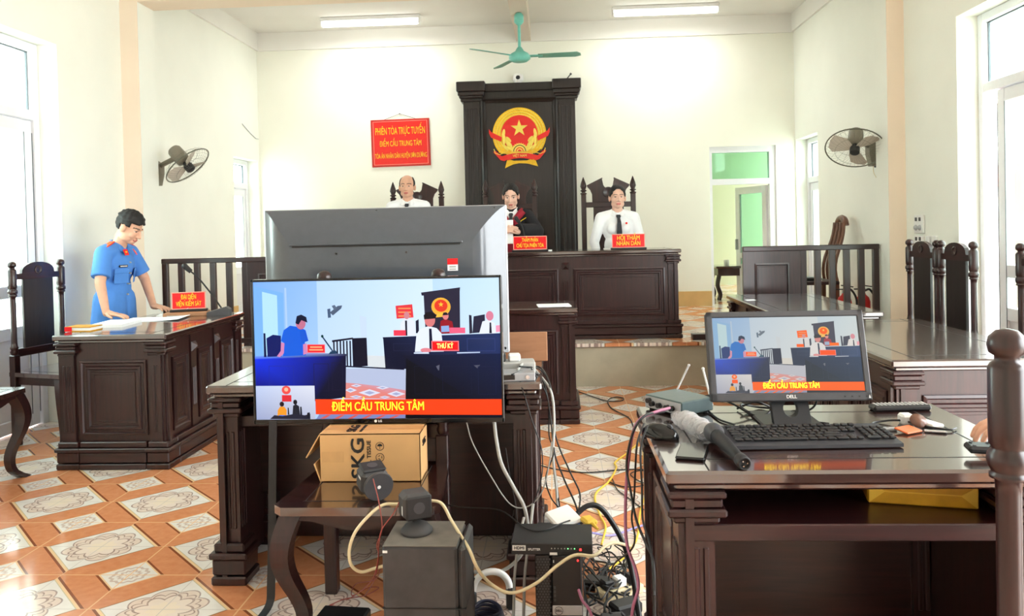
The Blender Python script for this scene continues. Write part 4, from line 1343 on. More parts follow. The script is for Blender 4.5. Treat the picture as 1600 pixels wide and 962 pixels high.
t = thing('security_camera', 'small white dome security camera on top of the wooden backdrop', 'camera', (-0.41, 9.66, ZP + 2.80))
MB().lathe([(0.03, 0), (0.035, 0.012), (0.05, 0.02), (0.052, 0.045), (0.045, 0.075), (0.02, 0.09), (0.004, 0.092)]).build('housing', 'white', t)
MB().ell((0, -0.036, 0.045), (0.024, 0.022, 0.024)).build('lens', 'black', t)
t.scale = (1.3, 1.0, 1.3)
t = thing('aerial', 'small silver aerial on the right top corner of the backdrop', 'aerial', (0.18, 9.65, ZP + 2.82))
MB().cyl((0, 0, 0), (0.05, 0, 0.06), 0.007, n=8).cyl((0.05, 0, 0.06), (0.062, 0, 0.075), 0.013, n=8).build('rod', 'dgrey', t)

# red banner on the back wall
t = thing('wall_sign', 'red wall sign with three lines of yellow lettering left of the backdrop', 'sign', (-1.915, YB - 0.012, 2.505))
t.rotation_euler = (0, -0.012, 0)
MB().box(-0.372, 0.372, -0.008, 0.012, -0.297, 0.297, 0, 0.003).build('board', 'redframe', t)
b = MB().box(-0.352, 0.352, -0.0095, -0.007, -0.278, 0.278).build('panel', 'red', t)
b = MB()
for x0, x1, z0, z1 in ((-0.344, 0.344, 0.268, 0.273), (-0.344, 0.344, -0.273, -0.268), (-0.344, -0.339, -0.273, 0.273), (0.339, 0.344, -0.273, 0.273)):
    b.box(x0, x1, -0.0105, -0.009, z0, z1)
b.build('border_line', 'pinkedge', t)
for txt, z, sz, sx in (('PHIÊN TÒA TRỰC TUYẾN', 0.145, 0.125, 0.63), ('ĐIỂM CẦU TRUNG TÂM', -0.012, 0.095, 0.53), ('TÒA ÁN NHÂN DÂN HUYỆN SƠN DƯƠNG', -0.165, 0.085, 0.66)):
    lettering(txt, sz, 'yellow', t, (0, -0.0105, z), bold=0.0012, fit=sx)
MB().tube([(-0.2, -0.004, 0.295), (0.0, 0.004, 0.365), (0.2, -0.004, 0.295)], 0.0025, 6).cyl((0, -0.01, 0.365), (0, 0.01, 0.365), 0.006, n=8).build('hanging_wire', 'dgrey', t)


def name_plate(label, loc, rotz, w, h, lines, size, sx, tilt=0.0):
    t = thing('name_plate', label, 'name plate', loc, rotz, 'red name plates')
    MB().box(-w / 2 - 0.012, w / 2 + 0.012, -0.03, 0.03, 0, 0.018, 0, 0.004).build('base', 'black', t)
    MB().box(-w / 2, w / 2, -0.004, 0.004, 0.016, 0.018 + h, 0, 0.002).build('plate', 'redplate', t)
    b = MB()
    e = 0.006
    for x0, x1, z0, z1 in ((-w / 2, w / 2, 0.018 + h - e, 0.018 + h), (-w / 2, w / 2, 0.018, 0.018 + e), (-w / 2, -w / 2 + e, 0.018, 0.018 + h), (w / 2 - e, w / 2, 0.018, 0.018 + h)):
        b.box(x0, x1, -0.0055, 0.0055, z0, z1)
    b.build('plate_edge', 'pinkedge', t)
    n = len(lines)
    for i, s_ in enumerate(lines):
        z = 0.018 + h * (0.5 + ((n - 1) / 2 - i) * 0.40)
        lettering(s_, size, 'yellow', t, (0, -0.0046, z), bold=0.0012, fit=sx[i])
    return t


name_plate('red name plate in front of the woman in white', (0.668, 7.20, 1.179), 0.0, 0.30, 0.125, ['HỘI THẨM', 'NHÂN DÂN'], 0.056, (0.205, 0.215))
name_plate('red name plate in front of the woman in robes', (-0.23, 7.20, 1.179), 0.0, 0.31, 0.125, ['THẨM PHÁN', 'CHỦ TỌA PHIÊN TÒA'], 0.05, (0.15, 0.25))
name_plate('red name plate on the left desk before the man in blue', (-2.70, 5.62, 0.815 + 0.026), 0.28, 0.235, 0.125, ['ĐẠI DIỆN', 'VIỆN KIỂM SÁT'], 0.048, (0.105, 0.175))
for (x, y, z, r_, lab) in ((-0.23, 7.30, 1.179, 0.0, 'sheets of paper under the middle name plate on the judges bench'), (0.62, 7.42, 1.179, 0.0, 'sheets of paper behind the right name plate on the judges bench')):
    tag(MB().box(-0.16, 0.2, -0.12, 0.12, 0, 0.008).build('papers', 'paper', loc=(x, y, z)), lab, 'papers')


def gooseneck(label, loc, rotz, pts, base=True):
    t = thing('gooseneck_microphone', label, 'microphone', loc, rotz)
    b = MB()
    if base:
        b.prism([(-0.075, 0.0), (0.085, 0.0), (0.085, 0.04), (0.06, 0.058), (-0.075, 0.022)], -0.045, 0.045, Matrix(((1, 0, 0, 0), (0, 0, 1, 0), (0, 1, 0, 0), (0, 0, 0, 1))))
    else:
        b.lathe([(0.05, 0), (0.05, 0.012), (0.02, 0.02), (0.004, 0.022)])
    b.build('base', 'dgrey', t)
    p = smooth_path(pts, 8)
    MB().tube(p, 0.006, 8).build('gooseneck', 'black', t)
    d = (p[-1] - p[-3]).normalized()
    MB().cyl(p[-1] - d * 0.02, p[-1] + d * 0.035, 0.016, 0.02, 12).ell(p[-1] + d * 0.04, (0.022,) * 3, 12, 8).build('microphone_head', 'black', t)
    return t


gooseneck('gooseneck microphone on the left desk beside the red name plate', (-2.47, 5.60, 0.815), 0.25, [(0.02, 0, 0.05), (-0.05, 0, 0.16), (-0.13, 0, 0.27), (-0.195, 0, 0.335)])
gooseneck('gooseneck microphone on the judges bench in front of the woman in robes', (-0.27, 7.34, 1.179), 0.0, [(0, 0, 0.02), (-0.01, 0.0, 0.12), (-0.03, 0.03, 0.22), (-0.07, 0.05, 0.28)], False)

# things on the left desk
t = thing('document_folder', 'green and red law book lying near the corner of the left desk', 'book', (-2.985, 4.79, 0.815), -0.06)
MB().box(-0.085, 0.085, -0.06, 0.06, 0, 0.006).box(-0.085, 0.085, -0.06, 0.06, 0.024, 0.03).box(-0.088, -0.082, -0.06, 0.06, 0, 0.03).build('cover', 'goldbag', t)
MB().box(-0.08, 0.08, -0.057, 0.057, 0.006, 0.024).build('pages', 'paper', t)
MB().box(-0.088, -0.04, -0.062, -0.059, 0.001, 0.029).build('spine_label', 'redplate', t)
def sheet(lab, x, y, z, rz, w, h, th=0.003, curl=0.0, nm='papers'):
    b = MB()
    n = 10
    vs, fs = [], []
    for i in range(n + 1):
        u = i / n
        zz = curl * (max(0, u - 0.45) / 0.55) ** 2
        for (yy, zo) in ((-h / 2, 0), (h / 2, 0), (h / 2, th), (-h / 2, th)):
            vs.append(((u - 0.5) * w, yy, zz + zo))
    for i in range(n):
        fs += [(i * 4 + j, i * 4 + (j + 1) % 4, i * 4 + 4 + (j + 1) % 4, i * 4 + 4 + j) for j in range(4)]
    fs += [(3, 2, 1, 0), (n * 4, n * 4 + 1, n * 4 + 2, n * 4 + 3)]
    b.add(vs, fs)
    return tag(b.build(nm, 'paper', loc=(x, y, z), rot=(0, 0, rz)), lab, 'papers')
sheet('stack of white papers beside the law book on the left desk', -2.93, 5.06, 0.815, 0.1, 0.21, 0.30, 0.02)
sheet('open sheets of paper in the middle of the left desk', -2.82, 5.36, 0.815, 0.15, 0.40, 0.28, 0.003, 0.01)
sheet('curling sheets of paper under the left hand of the man in blue', -2.80, 5.60, 0.815, 0.3, 0.30, 0.21, 0.004, 0.05) if False else sheet('curling sheets of paper by the fingers of the man in blue', -2.83, 5.655, 0.815, 0.3, 0.22, 0.17, 0.004, 0.05)
tag(MB().box(-0.15, 0.15, -0.075, 0.075, 0, 0.022, 0, 0.004).build('notebook', 'board', loc=(-2.66, 5.50, 0.815), rot=(0, 0, 0.28)), 'tan notebook in front of the name plate on the left desk', 'notebook') if False else None
t = thing('notebook', 'tan notebook under the red name plate on the left desk', 'notebook', (-2.69, 5.59, 0.815), 0.28)
MB().box(-0.16, 0.14, -0.085, 0.085, 0, 0.026, 0, 0.003).build('cover', 'board', t)
MB().cyl((-0.13, -0.1, 0.006), (-0.04, -0.098, 0.006), 0.005, n=8).build('pen', 'silver', t)
sheet('white slip of paper on the lawyer desk nearest the platform rail', 1.50, 6.15, 0.80, 0.1, 0.07, 0.05, 0.003)
sheet('white papers on the right end of the clerk desk', -0.02, 5.75, 0.825, 0.1, 0.24, 0.2, 0.004, 0.0)


# wall fans: head axis n points out of the grille
def wall_fan(label, side, wx, wy, wz, hc, n, r, a0):
    t = thing('wall_fan', label, 'fan', (wx, wy, wz), 0, 'grey wall fans')
    s_ = 1 if side == 'l' else -1
    hc = V(hc) - V((wx, wy, wz))
    n = V(n).normalized()
    u = n.orthogonal().normalized()
    v = n.cross(u)
    H4 = Matrix((u, v, n)).transposed().to_4x4()
    H4.translation = hc
    b = MB()
    b.box(min(0, s_ * 0.02), max(0, s_ * 0.02), -0.06, 0.06, -0.14, 0.12, 1, 0.004)
    b.prism([(s_ * 0.02, -0.13), (s_ * 0.075, -0.13), (s_ * 0.10, -0.02), (s_ * 0.10, 0.06), (s_ * 0.05, 0.10), (s_ * 0.02, 0.11)], -0.05, 0.05, face_m())
    b.build('bracket', ['fangrey', 'black2'], t)
    back = hc - n * 0.12
    MB().tube([V((s_ * 0.08, 0, 0.05)), V((s_ * 0.08, 0, 0.05)).lerp(back, 0.5), back], 0.024, 8).build('arm', 'fangrey', t)
    MB().lathe([(0.02, -0.215), (0.048, -0.21), (0.062, -0.19), (0.066, -0.10), (0.06, -0.05), (0.03, -0.04)], M4=H4, n=20).build('motor_housing', 'fangrey', t)
    b = MB()
    ring = lambda rr, zz, w: b.tube([H4 @ V((rr * cos(2 * pi * k / 40), rr * sin(2 * pi * k / 40), zz)) for k in range(40)], w, 6, closed=True)
    ring(r, 0, 0.006); ring(r * 0.66, 0.042, 0.0011)
    for k in range(36):
        a = 2 * pi * k / 36
        b.tube([H4 @ V((rr * cos(a), rr * sin(a), zz)) for rr, zz in ((0.04, 0.056), (r * 0.5, 0.05), (r * 0.85, 0.03), (r, 0))], 0.0007, 4)
    b.build('front_grille', 'fanwire', t)
    b = MB()
    for k in range(24):
        a = 2 * pi * k / 24
        b.tube([H4 @ V((rr * cos(a), rr * sin(a), zz)) for rr, zz in ((0.05, -0.07), (r * 0.6, -0.066), (r * 0.9, -0.04), (r, 0))], 0.0007, 4)
    ring(r * 0.7, -0.062, 0.001)
    b.build('rear_grille', 'fanwire', t)
    MB().lathe([(0.002, 0.062), (0.03, 0.06), (0.042, 0.05), (0.042, 0.0), (0.02, -0.04)], M4=H4, n=20).build('hub', 'black2', t)
    for k in range(3):
        a = a0 + 2 * pi * k / 3
        B4 = H4 @ Matrix.Rotation(a, 4, 'Z') @ Matrix.Rotation(0.38, 4, 'X')
        MB().prism([(0.03, -0.025), (0.09, -0.075), (r * 0.82, -0.085), (r * 0.9, -0.03), (r * 0.88, 0.04), (r * 0.7, 0.075), (0.08, 0.045), (0.03, 0.025)], -0.0015, 0.0015, B4).build('blade', 'fanblade', t)
    MB().tube(smooth_path([(s_ * 0.05, 0, -0.13), (s_ * 0.05, -0.01, -0.19), (s_ * 0.03, -0.02, -0.24)], 6), 0.003, 6).build('pull_cord', 'ccream', t)
    return t


wall_fan('grey wall fan on the left wall, seen edge on', 'l', XL, 7.12, 2.0, (-3.325, 6.98, 2.035), (0.667, -0.047, -0.76), 0.22, 0.4)
wall_fan('grey wall fan on the right wall, its four blades facing the room' if False else 'grey wall fan on the right wall, its grille facing the room', 'r', XR, 7.35, 2.02, (2.665, 7.10, 2.035), (-0.28, -0.575, -0.81), 0.245, 0.9)

# switches and sockets on the right wall (plates lie in the plane X = XR)
for (y0, y1, z0, z1, lab) in ((6.47, 6.62, 1.28, 1.43, 'upper white switch panel with two knobs on the right wall'), (6.47, 6.62, 1.13, 1.262, 'lower white switch panel on the right wall'), (6.25, 6.33, 1.15, 1.262, 'plain white socket nearest the right door'), (6.36, 6.42, 1.15, 1.262, 'plain white socket beside the lower switch panel')):
    t = thing('switch_panel', lab, 'switch', (XR, (y0 + y1) / 2, (z0 + z1) / 2), 0, 'switches on the right wall')
    hy, hz = (y1 - y0) / 2, (z1 - z0) / 2
    MB().box(-0.022, 0, -hy, hy, -hz, hz, 0, 0.005).build('plate', 'white', t)
    if hy > 0.06:
        for s_ in (-1, 1):
            MB().box(-0.026, -0.02, s_ * 0.032 - 0.016, s_ * 0.032 + 0.016, 0.025, 0.055, 0, 0.002).build('switch', 'dgrey', t)
            MB().lathe([(0.024, 0), (0.024, 0.006), (0.014, 0.018), (0.002, 0.018)], M4=Matrix.Rotation(-pi / 2, 4, 'Y'), c=(-0.02, s_ * 0.034, -0.028), n=16).build('knob', 'silver', t)
tag(MB().tube([(0, -0.48, 0.11), (0, -0.25, 0.03), (0, -0.06, -0.02), (0.012, 0, -0.022)], 0.004, 6).build('wall_wire', 'silver', loc=(XL + 0.006, 9.76, 2.62)), 'thin loose wire across the left wall above the narrow window', 'wire')
# ================================================================== screens
def court_picture(name, parent, w, h, mirrorless, matname, tone, y):
    """the video picture on a screen of size w x h in the local xz plane at depth y; shapes are laid out on a 975 x 548 sheet"""
    vs, fs, cols = [], [], []
    lay = [0]

    def T(x, yy):
        u = (x - 45) / 975
        v = (905 - (yy + u * 15)) / 548
        u, v = min(1, max(0, u)), min(1, max(0, v))
        return ((u - 0.5) * w, y - lay[0] * 0.00003, (v - 0.5) * h)

    def poly(pts, c):
        lay[0] += 1
        o = len(vs)
        vs.extend(T(*p) for p in pts)
        fs.append(list(range(o, o + len(pts))))
        cs = c if isinstance(c, list) else [c] * len(pts)
        cols.append([tone(*k) for k in cs])

    def el(cx, cy, rx, ry, c, n=20):
        poly([(cx + rx * cos(2 * pi * k / n), cy + ry * sin(2 * pi * k / n)) for k in range(n)], c)

    def rect(x0, y0, x1, y1, c):
        poly([(x0, y1), (x1, y1), (x1, y0), (x0, y0)], c)

    poly([(45, 910), (1022, 910), (1022, 330), (45, 330)], [(150, 190, 240), (214, 226, 240), (200, 226, 248), (122, 172, 246)])
    poly([(300, 910), (760, 910), (760, 345), (300, 345)], [(196, 216, 244), (222, 230, 244), (206, 228, 248), (180, 210, 248)])
    poly([(45, 700), (165, 690), (165, 400), (45, 372)], (120, 176, 244))
    poly([(80, 690), (140, 690), (140, 410), (80, 395)], (176, 220, 246))
    poly([(170, 380), (172, 700), (180, 700), (178, 380)], (170, 200, 240))
    # fan and narrow window
    poly([(340, 465), (352, 462), (354, 498), (342, 500)], (70, 90, 120))
    poly([(350, 478), (382, 452), (400, 450), (396, 462), (362, 490)], (78, 92, 116))
    poly([(358, 452), (370, 448), (380, 462), (368, 470)], (90, 104, 128))
    poly([(468, 490), (495, 497), (495, 640), (475, 640)], (196, 214, 238))
    # platform edge, floor
    poly([(395, 820), (645, 820), (645, 700), (400, 700)], (176, 186, 214))
    poly([(490, 690), (566, 700), (566, 650), (490, 648)], (210, 216, 220))
    poly([(402, 819), (644, 819), (644, 786), (560, 772), (470, 762), (402, 756)], [(226, 128, 108), (220, 120, 112), (206, 140, 150), (200, 150, 168), (206, 150, 160), (214, 140, 140)])
    for x, yy, rx, ry in ((500, 796, 44, 14), (606, 800, 36, 12), (424, 786, 26, 10), (552, 776, 26, 7), (448, 768, 22, 6), (560, 813, 22, 5), (446, 812, 26, 6)):
        poly([(max(403, x - rx), yy), (x, min(818, yy + ry)), (min(643, x + rx), yy), (x, yy - ry)], (212, 214, 232))
        poly([(max(404, x - rx * 0.5), yy), (x, min(817, yy + ry * 0.5)), (min(642, x + rx * 0.5), yy), (x, yy - ry * 0.5)], (160, 164, 200))
    poly([(285, 902), (640, 902), (640, 878), (300, 878)], (120, 130, 180))
    for i in range(6):
        poly([(300 + i * 55, 900), (330 + i * 55, 884), (345 + i * 55, 884), (318 + i * 55, 900)], (206, 90, 84))
    # railing
    for i in range(6):
        poly([(360 + i * 13, 690), (366 + i * 13, 691), (366 + i * 13, 590), (360 + i * 13, 590)], (22, 20, 40))
    poly([(356, 596), (440, 584), (440, 577), (356, 588)], (22, 20, 40))
    poly([(437, 694), (496, 690), (494, 578), (436, 580)], (18, 16, 36))
    poly([(356, 692), (640, 705), (640, 700), (356, 686)], (30, 28, 50))
    # sign, backdrop, emblem
    poly([(615, 503), (682, 498), (678, 446), (612, 452)], (226, 58, 66))
    for k in range(3):
        rect(622, 460 + k * 15, 672, 465 + k * 15, (240, 150, 90))
    poly([(728, 565), (864, 560), (866, 396), (868, 380), (714, 400), (716, 412), (724, 412)], (42, 38, 58))
    el(791, 456, 38, 36, (244, 176, 60)); el(791, 452, 26, 24, (226, 60, 40))
    poly([(791 + (11 if k % 2 == 0 else 4.5) * sin(pi * k / 5), 447 - (11 if k % 2 == 0 else 4.5) * cos(pi * k / 5)) for k in range(10)], (250, 196, 60))
    poly([(770, 498), (812, 494), (806, 480), (776, 482)], (248, 190, 70))
    # people behind the bench
    poly([(690, 560), (702, 560), (702, 505), (690, 512)], (30, 30, 52))
    poly([(628, 572), (690, 570), (686, 512), (664, 502), (644, 504), (630, 520)], (220, 226, 242))
    poly([(648, 570), (656, 570), (656, 510), (648, 510)], (26, 26, 44)); el(655, 490, 11, 15, (206, 130, 140))
    poly([(782, 562), (842, 560), (834, 514), (806, 504), (788, 512)], (150, 26, 40)); el(808, 492, 12, 15, (222, 130, 130)); poly([(796, 490), (820, 488), (812, 478), (800, 479)], (24, 20, 30))
    poly([(790, 556), (822, 554), (820, 530), (790, 532)], (140, 170, 220))
    poly([(900, 562), (912, 560), (910, 490), (900, 488)], (34, 32, 54))
    poly([(912, 560), (962, 556), (962, 486), (918, 494)], (40, 38, 60))
    poly([(938, 562), (1004, 560), (1000, 520), (976, 508), (952, 514)], (224, 230, 244)); el(981, 492, 15, 19, (214, 126, 150)); poly([(978, 560), (988, 560), (986, 518), (980, 518)], (30, 30, 50))
    # bench
    poly([(566, 702), (690, 700), (1020, 690), (1020, 560), (558, 576), (560, 584)], [(16, 18, 44), (14, 16, 40), (30, 44, 92), (36, 52, 100), (16, 20, 48), (16, 20, 48)])
    rect(602, 548, 650, 570, (236, 60, 84)); rect(822, 538, 884, 560, (240, 96, 130))
    poly([(1004, 556), (1020, 554), (1020, 528), (1004, 530)], (244, 150, 180))
    # clerk desk and clerk
    poly([(640, 905), (1022, 905), (1022, 640), (632, 648), (648, 660)], [(8, 8, 16), (12, 16, 32), (20, 30, 66), (14, 16, 40), (10, 10, 22)])
    poly([(684, 634), (798, 632), (790, 560), (772, 540), (740, 532), (706, 544), (692, 566)], (222, 230, 246))
    poly([(742, 628), (756, 628), (752, 542), (742, 542)], (24, 26, 52))
    el(746, 508, 21, 27, (212, 120, 120)); poly([(724, 506), (768, 502), (770, 488), (752, 476), (732, 478), (722, 490)], (26, 20, 26))
    el(728, 627, 22, 9, (222, 130, 140)); poly([(680, 641), (740, 641), (738, 634), (680, 636)], (206, 220, 244)); poly([(850, 640), (940, 637), (940, 633), (850, 635)], (190, 206, 236))
    rect(750, 590, 858, 630, (246, 120, 130)); rect(754, 594, 854, 626, (236, 24, 28))
    poly([(766, 690), (780, 684), (778, 706), (774, 706)], (90, 92, 110)); poly([(914, 686), (940, 684), (928, 698)], (80, 82, 100))
    # desk and man on the left
    poly([(46, 772), (284, 830), (405, 815), (411, 645), (45, 662)], [(14, 20, 130), (10, 12, 40), (14, 14, 38), (18, 18, 48), (20, 50, 230)])
    poly([(45, 664), (412, 650), (412, 642), (250, 638), (45, 652)], [(60, 90, 230), (24, 24, 56), (34, 34, 66), (150, 160, 220), (110, 150, 240)])
    poly([(82, 655), (92, 655), (90, 560), (82, 560)], (12, 20, 70)); poly([(96, 654), (152, 652), (152, 570), (120, 566), (94, 580)], (14, 26, 96))
    poly([(158, 652), (250, 648), (246, 560), (230, 536), (190, 530), (164, 548), (152, 590), (166, 600)], (22, 92, 216))
    poly([(234, 600), (262, 590), (252, 548), (226, 534)], (22, 86, 206)); poly([(152, 596), (166, 600), (162, 640), (146, 655), (134, 652), (150, 630)], (206, 130, 176))
    poly([(240, 646), (256, 640), (254, 600), (240, 604)], (206, 130, 176))
    el(233, 520, 20, 25, (190, 110, 140)); poly([(212, 520), (224, 526), (236, 508), (260, 518), (256, 496), (236, 486), (218, 492)], (16, 22, 50))
    rect(256, 604, 328, 638, (246, 110, 120)); rect(259, 607, 325, 635, (232, 30, 44)); rect(268, 612, 316, 618, (250, 170, 120)); rect(264, 623, 320, 629, (250, 170, 120))
    poly([(314, 572), (318, 568), (362, 632), (358, 636)], (34, 60, 90)); el(318, 572, 5, 6, (20, 60, 60)); poly([(340, 644), (378, 640), (370, 628), (350, 632)], (30, 60, 90))
    for x0, x1, y0, y1, c in ((100, 200, 690, 770, (34, 44, 150)), (280, 340, 680, 790, (26, 24, 56)), (352, 396, 676, 786, (26, 24, 56)), (680, 760, 690, 800, (20, 22, 44)), (790, 905, 690, 800, (22, 26, 54)), (930, 1000, 690, 800, (26, 32, 66)), (600, 680, 600, 630, (34, 36, 70)), (890, 1000, 580, 630, (50, 64, 118))):
        for a_, b_, c_, d_ in ((x0, x1, y0, y0 + 2), (x0, x1, y1 - 2, y1), (x0, x0 + 2, y0, y1), (x1 - 2, x1, y0, y1)):
            rect(a_, c_, b_, d_, c)
    # inset picture
    poly([(46, 906), (282, 904), (282, 768), (46, 770)], [(150, 160, 196), (176, 182, 206), (214, 218, 232), (186, 200, 232)])
    el(168, 786, 18, 17, (232, 78, 74)); el(168, 784, 8, 8, (246, 180, 150)); rect(150, 806, 188, 832, (216, 44, 54))
    poly([(130, 890), (166, 890), (168, 866), (158, 852), (142, 852), (132, 866)], (236, 150, 40)); el(149, 842, 9, 10, (40, 24, 30)); poly([(136, 896), (162, 896), (162, 886), (136, 886)], (50, 110, 220))
    poly([(190, 892), (222, 890), (218, 850), (206, 842), (194, 848)], (34, 34, 44)); el(203, 834, 8, 10, (30, 26, 34)); poly([(172, 884), (178, 884), (176, 856), (172, 856)], (24, 24, 36)); poly([(222, 886), (230, 886), (228, 852), (222, 852)], (24, 24, 36))
    poly([(100, 902), (262, 902), (262, 880), (240, 886), (200, 880), (150, 890), (118, 886)], (36, 34, 50)); poly([(248, 896), (262, 896), (260, 874), (250, 876)], (26, 26, 36))
    # caption band
    poly([(284, 882), (1022, 880), (1022, 818), (284, 822)], (244, 66, 22))
    me = bpy.data.meshes.new(name)
    me.from_pydata(vs, [], fs)
    ca = me.color_attributes.new('Col', 'FLOAT_COLOR', 'CORNER')
    i = 0
    for cs in cols:
        for c in cs:
            ca.data[i].color = (lin(c[0]), lin(c[1]), lin(c[2]), 1)
            i += 1
    me.materials.append(M[matname])
    bm = bmesh.new(); bm.from_mesh(me)
    for f in bm.faces:
        if f.normal.y > 0:
            f.normal_flip()
    bm.to_mesh(me); bm.free()
    o = bpy.data.objects.new(name, me)
    col.objects.link(o)
    o.parent = parent
    lay[0] = 220
    return o, T


M['capt'] = mat('lit_caption_yellow', (252, 226, 40), 0.4, emit=0.8, var=0)
M['capt2'] = mat('lit_caption_pale', (250, 226, 120), 0.4, emit=0.9, var=0)
# ---- the wide television in front
X0, X1, Z0, Z1 = -1.155, -0.203, 0.678, 1.226
t = thing('television', 'wide black television showing the court broadcast, leaning on the carved chair', 'television', ((X0 + X1) / 2, 2.91, (Z0 + Z1) / 2), 0)
w, h = X1 - X0, Z1 - Z0
MB().box(-w / 2, w / 2, 0.0, 0.032, -h / 2, h / 2, 0, 0.006).box(-w * 0.32, w * 0.32, 0.03, 0.048, -h / 2 + 0.03, h * 0.2, 0, 0.01).build('casing', 'gloss', t)
b = MB()
for x0, x1, z0, z1 in ((-w / 2, w / 2, h / 2 - 0.009, h / 2), (-w / 2, w / 2, -h / 2, -h / 2 + 0.017), (-w / 2, -w / 2 + 0.009, -h / 2, h / 2), (w / 2 - 0.009, w / 2, -h / 2, h / 2)):
    b.box(x0, x1, -0.008, 0.002, z0, z1, 0, 0.002)
b.build('bezel', 'gloss', t)
o, T = court_picture('screen_picture', t, w - 0.018, h - 0.026, 0, 'screen', lambda r, g, b_: (r, g, b_), -0.001)
o.location = (0, 0, 0.004)
p = T(350, 852)
lettering('ĐIỂM CẦU TRUNG TÂM', 0.046, 'capt', t, (p[0], -0.0085, p[2] + 0.004), bold=0.0006, fit=0.350, align='LEFT', ext=0.0003)
p = T(804, 610)
lettering('THƯ KÝ', 0.026, 'capt2', t, (p[0], -0.0085, p[2] + 0.004), bold=0.0006, fit=0.062, ext=0.0003)
lettering('LG', 0.012, 'white', t, (0.008, -0.0086, -h / 2 + 0.0085), bold=0.0004, ext=0.0002)
MB().prism(disc(0.0052, 20, -0.009, -h / 2 + 0.0085), 0.0082, 0.0088, face_m()).build('logo_dot', 'white', t)

# ---- the grey television seen from behind
X0, X1, Z0, Z1 = -1.262, -0.212, 0.865, 1.498
cx, cz, w, h = (X0 + X1) / 2, (Z0 + Z1) / 2, X1 - X0, Z1 - Z0
t = thing('television', 'larger grey television on the desk, its back turned to the viewer', 'television', (cx, 3.36, 0.80), 0)
b = MB()
rows = []
n = 10
for k in range(n + 1):
    f = k / n
    y = 0.0 - 0.085 * (1 - (1 - f) ** 2.2)
    ix, it, ib = 0.135 * f ** 0.8, 0.148 * f, 0.05 * f
    rows.append([(-w / 2 + ix, y, -h / 2 + ib), (w / 2 - ix, y, -h / 2 + ib), (w / 2 - ix, y, h / 2 - it), (-w / 2 + ix, y, h / 2 - it)])
for j in range(4):
    vs, fs = [], []
    for r_ in rows:
        for p in (r_[j], r_[(j + 1) % 4]):
            vs.append((p[0], p[1], p[2] + cz - 0.80))
    b.add(vs, [(k * 2, k * 2 + 1, k * 2 + 3, k * 2 + 2) for k in range(n)], 0, True)
pz0, pz1, px = -h / 2 + 0.05 + cz - 0.80, h / 2 - 0.148 + cz - 0.80, w / 2 - 0.135
b.box(-px, px, -0.085, -0.02, pz0, pz1, 0)
b.box(-px + 0.0, px - 0.04, -0.094, -0.084, pz1 - 0.006, pz1 + 0.002, 0, 0.002).box(-px + 0.01, px - 0.05, -0.0865, -0.0845, pz1 - 0.014, pz1 - 0.006, 1)
b.build('rear_shell', ['tvgrey', 'black'], t)
MB().box(-w / 2 - 0.004, w / 2 + 0.006, 0.0, 0.035, Z0 - 0.80, Z1 - 0.80 + 0.003, 0, 0.004).build('front_frame', 'silver', t)
MB().box(-w / 2 + 0.02, w / 2 - 0.02, 0.035, 0.037, Z0 - 0.78, Z1 - 0.82).build('screen', 'gloss', t)
for x in (-0.50, -0.03, 0.48):
    MB().cyl((x, -0.012, Z1 - 0.80 - 0.012), (x, 0.0, Z1 - 0.80 - 0.012), 0.005, n=10).build('screw', 'black', t)
for x in (-0.19, 0.11):
    MB().cyl((x, -0.088, pz1 - 0.042), (x, -0.08, pz1 - 0.042), 0.005, n=10).build('screw', 'black', t)
MB().cyl((w / 2 - 0.012, -0.012, Z0 - 0.80 + 0.02), (w / 2 - 0.012, 0.0, Z0 - 0.80 + 0.02), 0.006, n=10).build('screw', 'black', t)
s = MB().box(-0.022, 0.022, -0.0866, -0.0848, -0.026, 0.026, 1).box(-0.022, 0.022, -0.0868, -0.085, 0.0, 0.026, 0).box(-0.014, 0.014, -0.087, -0.0855, -0.012, -0.006, 2).box(-0.014, 0.014, -0.087, -0.0855, -0.022, -0.017, 2)
s.build('sticker', ['redplate', 'paper', 'cgrey'], t, loc=(0.305, 0, pz1 - 0.098))
MB().box(-0.06, 0.06, -0.05, 0.01, 0.015, 0.12, 0, 0.008).build('stand_neck', 'black', t)
MB().box(-0.26, 0.26, -0.13, 0.13, 0.0, 0.018, 0, 0.008).build('stand_base', 'black', t)

# ---- cardboard box on the chair
t = thing('cardboard_box', 'open brown cardboard box standing on the carved chair under the television', 'box', (-0.68, 2.845, 0.50), 0.0)
bw, bd, bh = 0.182, 0.075, 0.173
b = MB()
th = 0.003
b.box(-bw, bw, -bd, -bd + th, 0, bh).box(-bw, bw, bd - th, bd, 0, bh).box(-bw, bw, -bd, bd, bh - th, bh).box(-bw, bw, -bd, bd, 0, th).box(bw - th, bw, -bd, bd, 0, bh)
b.box(-bw + 0.05, -bw + 0.053, -bd + th, bd - th, th, bh - th)
b.build('carton', 'card', t)
for z0, z1, a in ((bh * 0.42, bh, 0.55), (0.0, bh * 0.40, 0.35)):
    b = MB()
    c_ = (z0 + z1) / 2
    M4 = Matrix.Translation((-bw, 0, z1 if a > 0.5 else z0)) @ Matrix.Rotation(a if a > 0.5 else -a, 4, 'Y')
    b.box(-0.002, 0.002, -bd, bd, (-(z1 - z0) if a > 0.5 else 0), (0 if a > 0.5 else (z1 - z0)), 0, 0, M4)
    b.build('flap', 'card', t)
MB().box(-bw + 0.005, -bw + 0.085, -bd - 0.0006, -bd, bh * 0.41, bh * 0.63).build('tape', 'cardin', t)
MB().box(-bw, bw, -0.018, 0.018, bh, bh + 0.0006).build('tape', 'cardin', t)
lettering('SKG', 0.068, 'ink', t, (-0.042, -bd - 0.0006, 0.086), rot=(pi / 2, -pi / 2, 0), bold=0.002, fit=0.145)
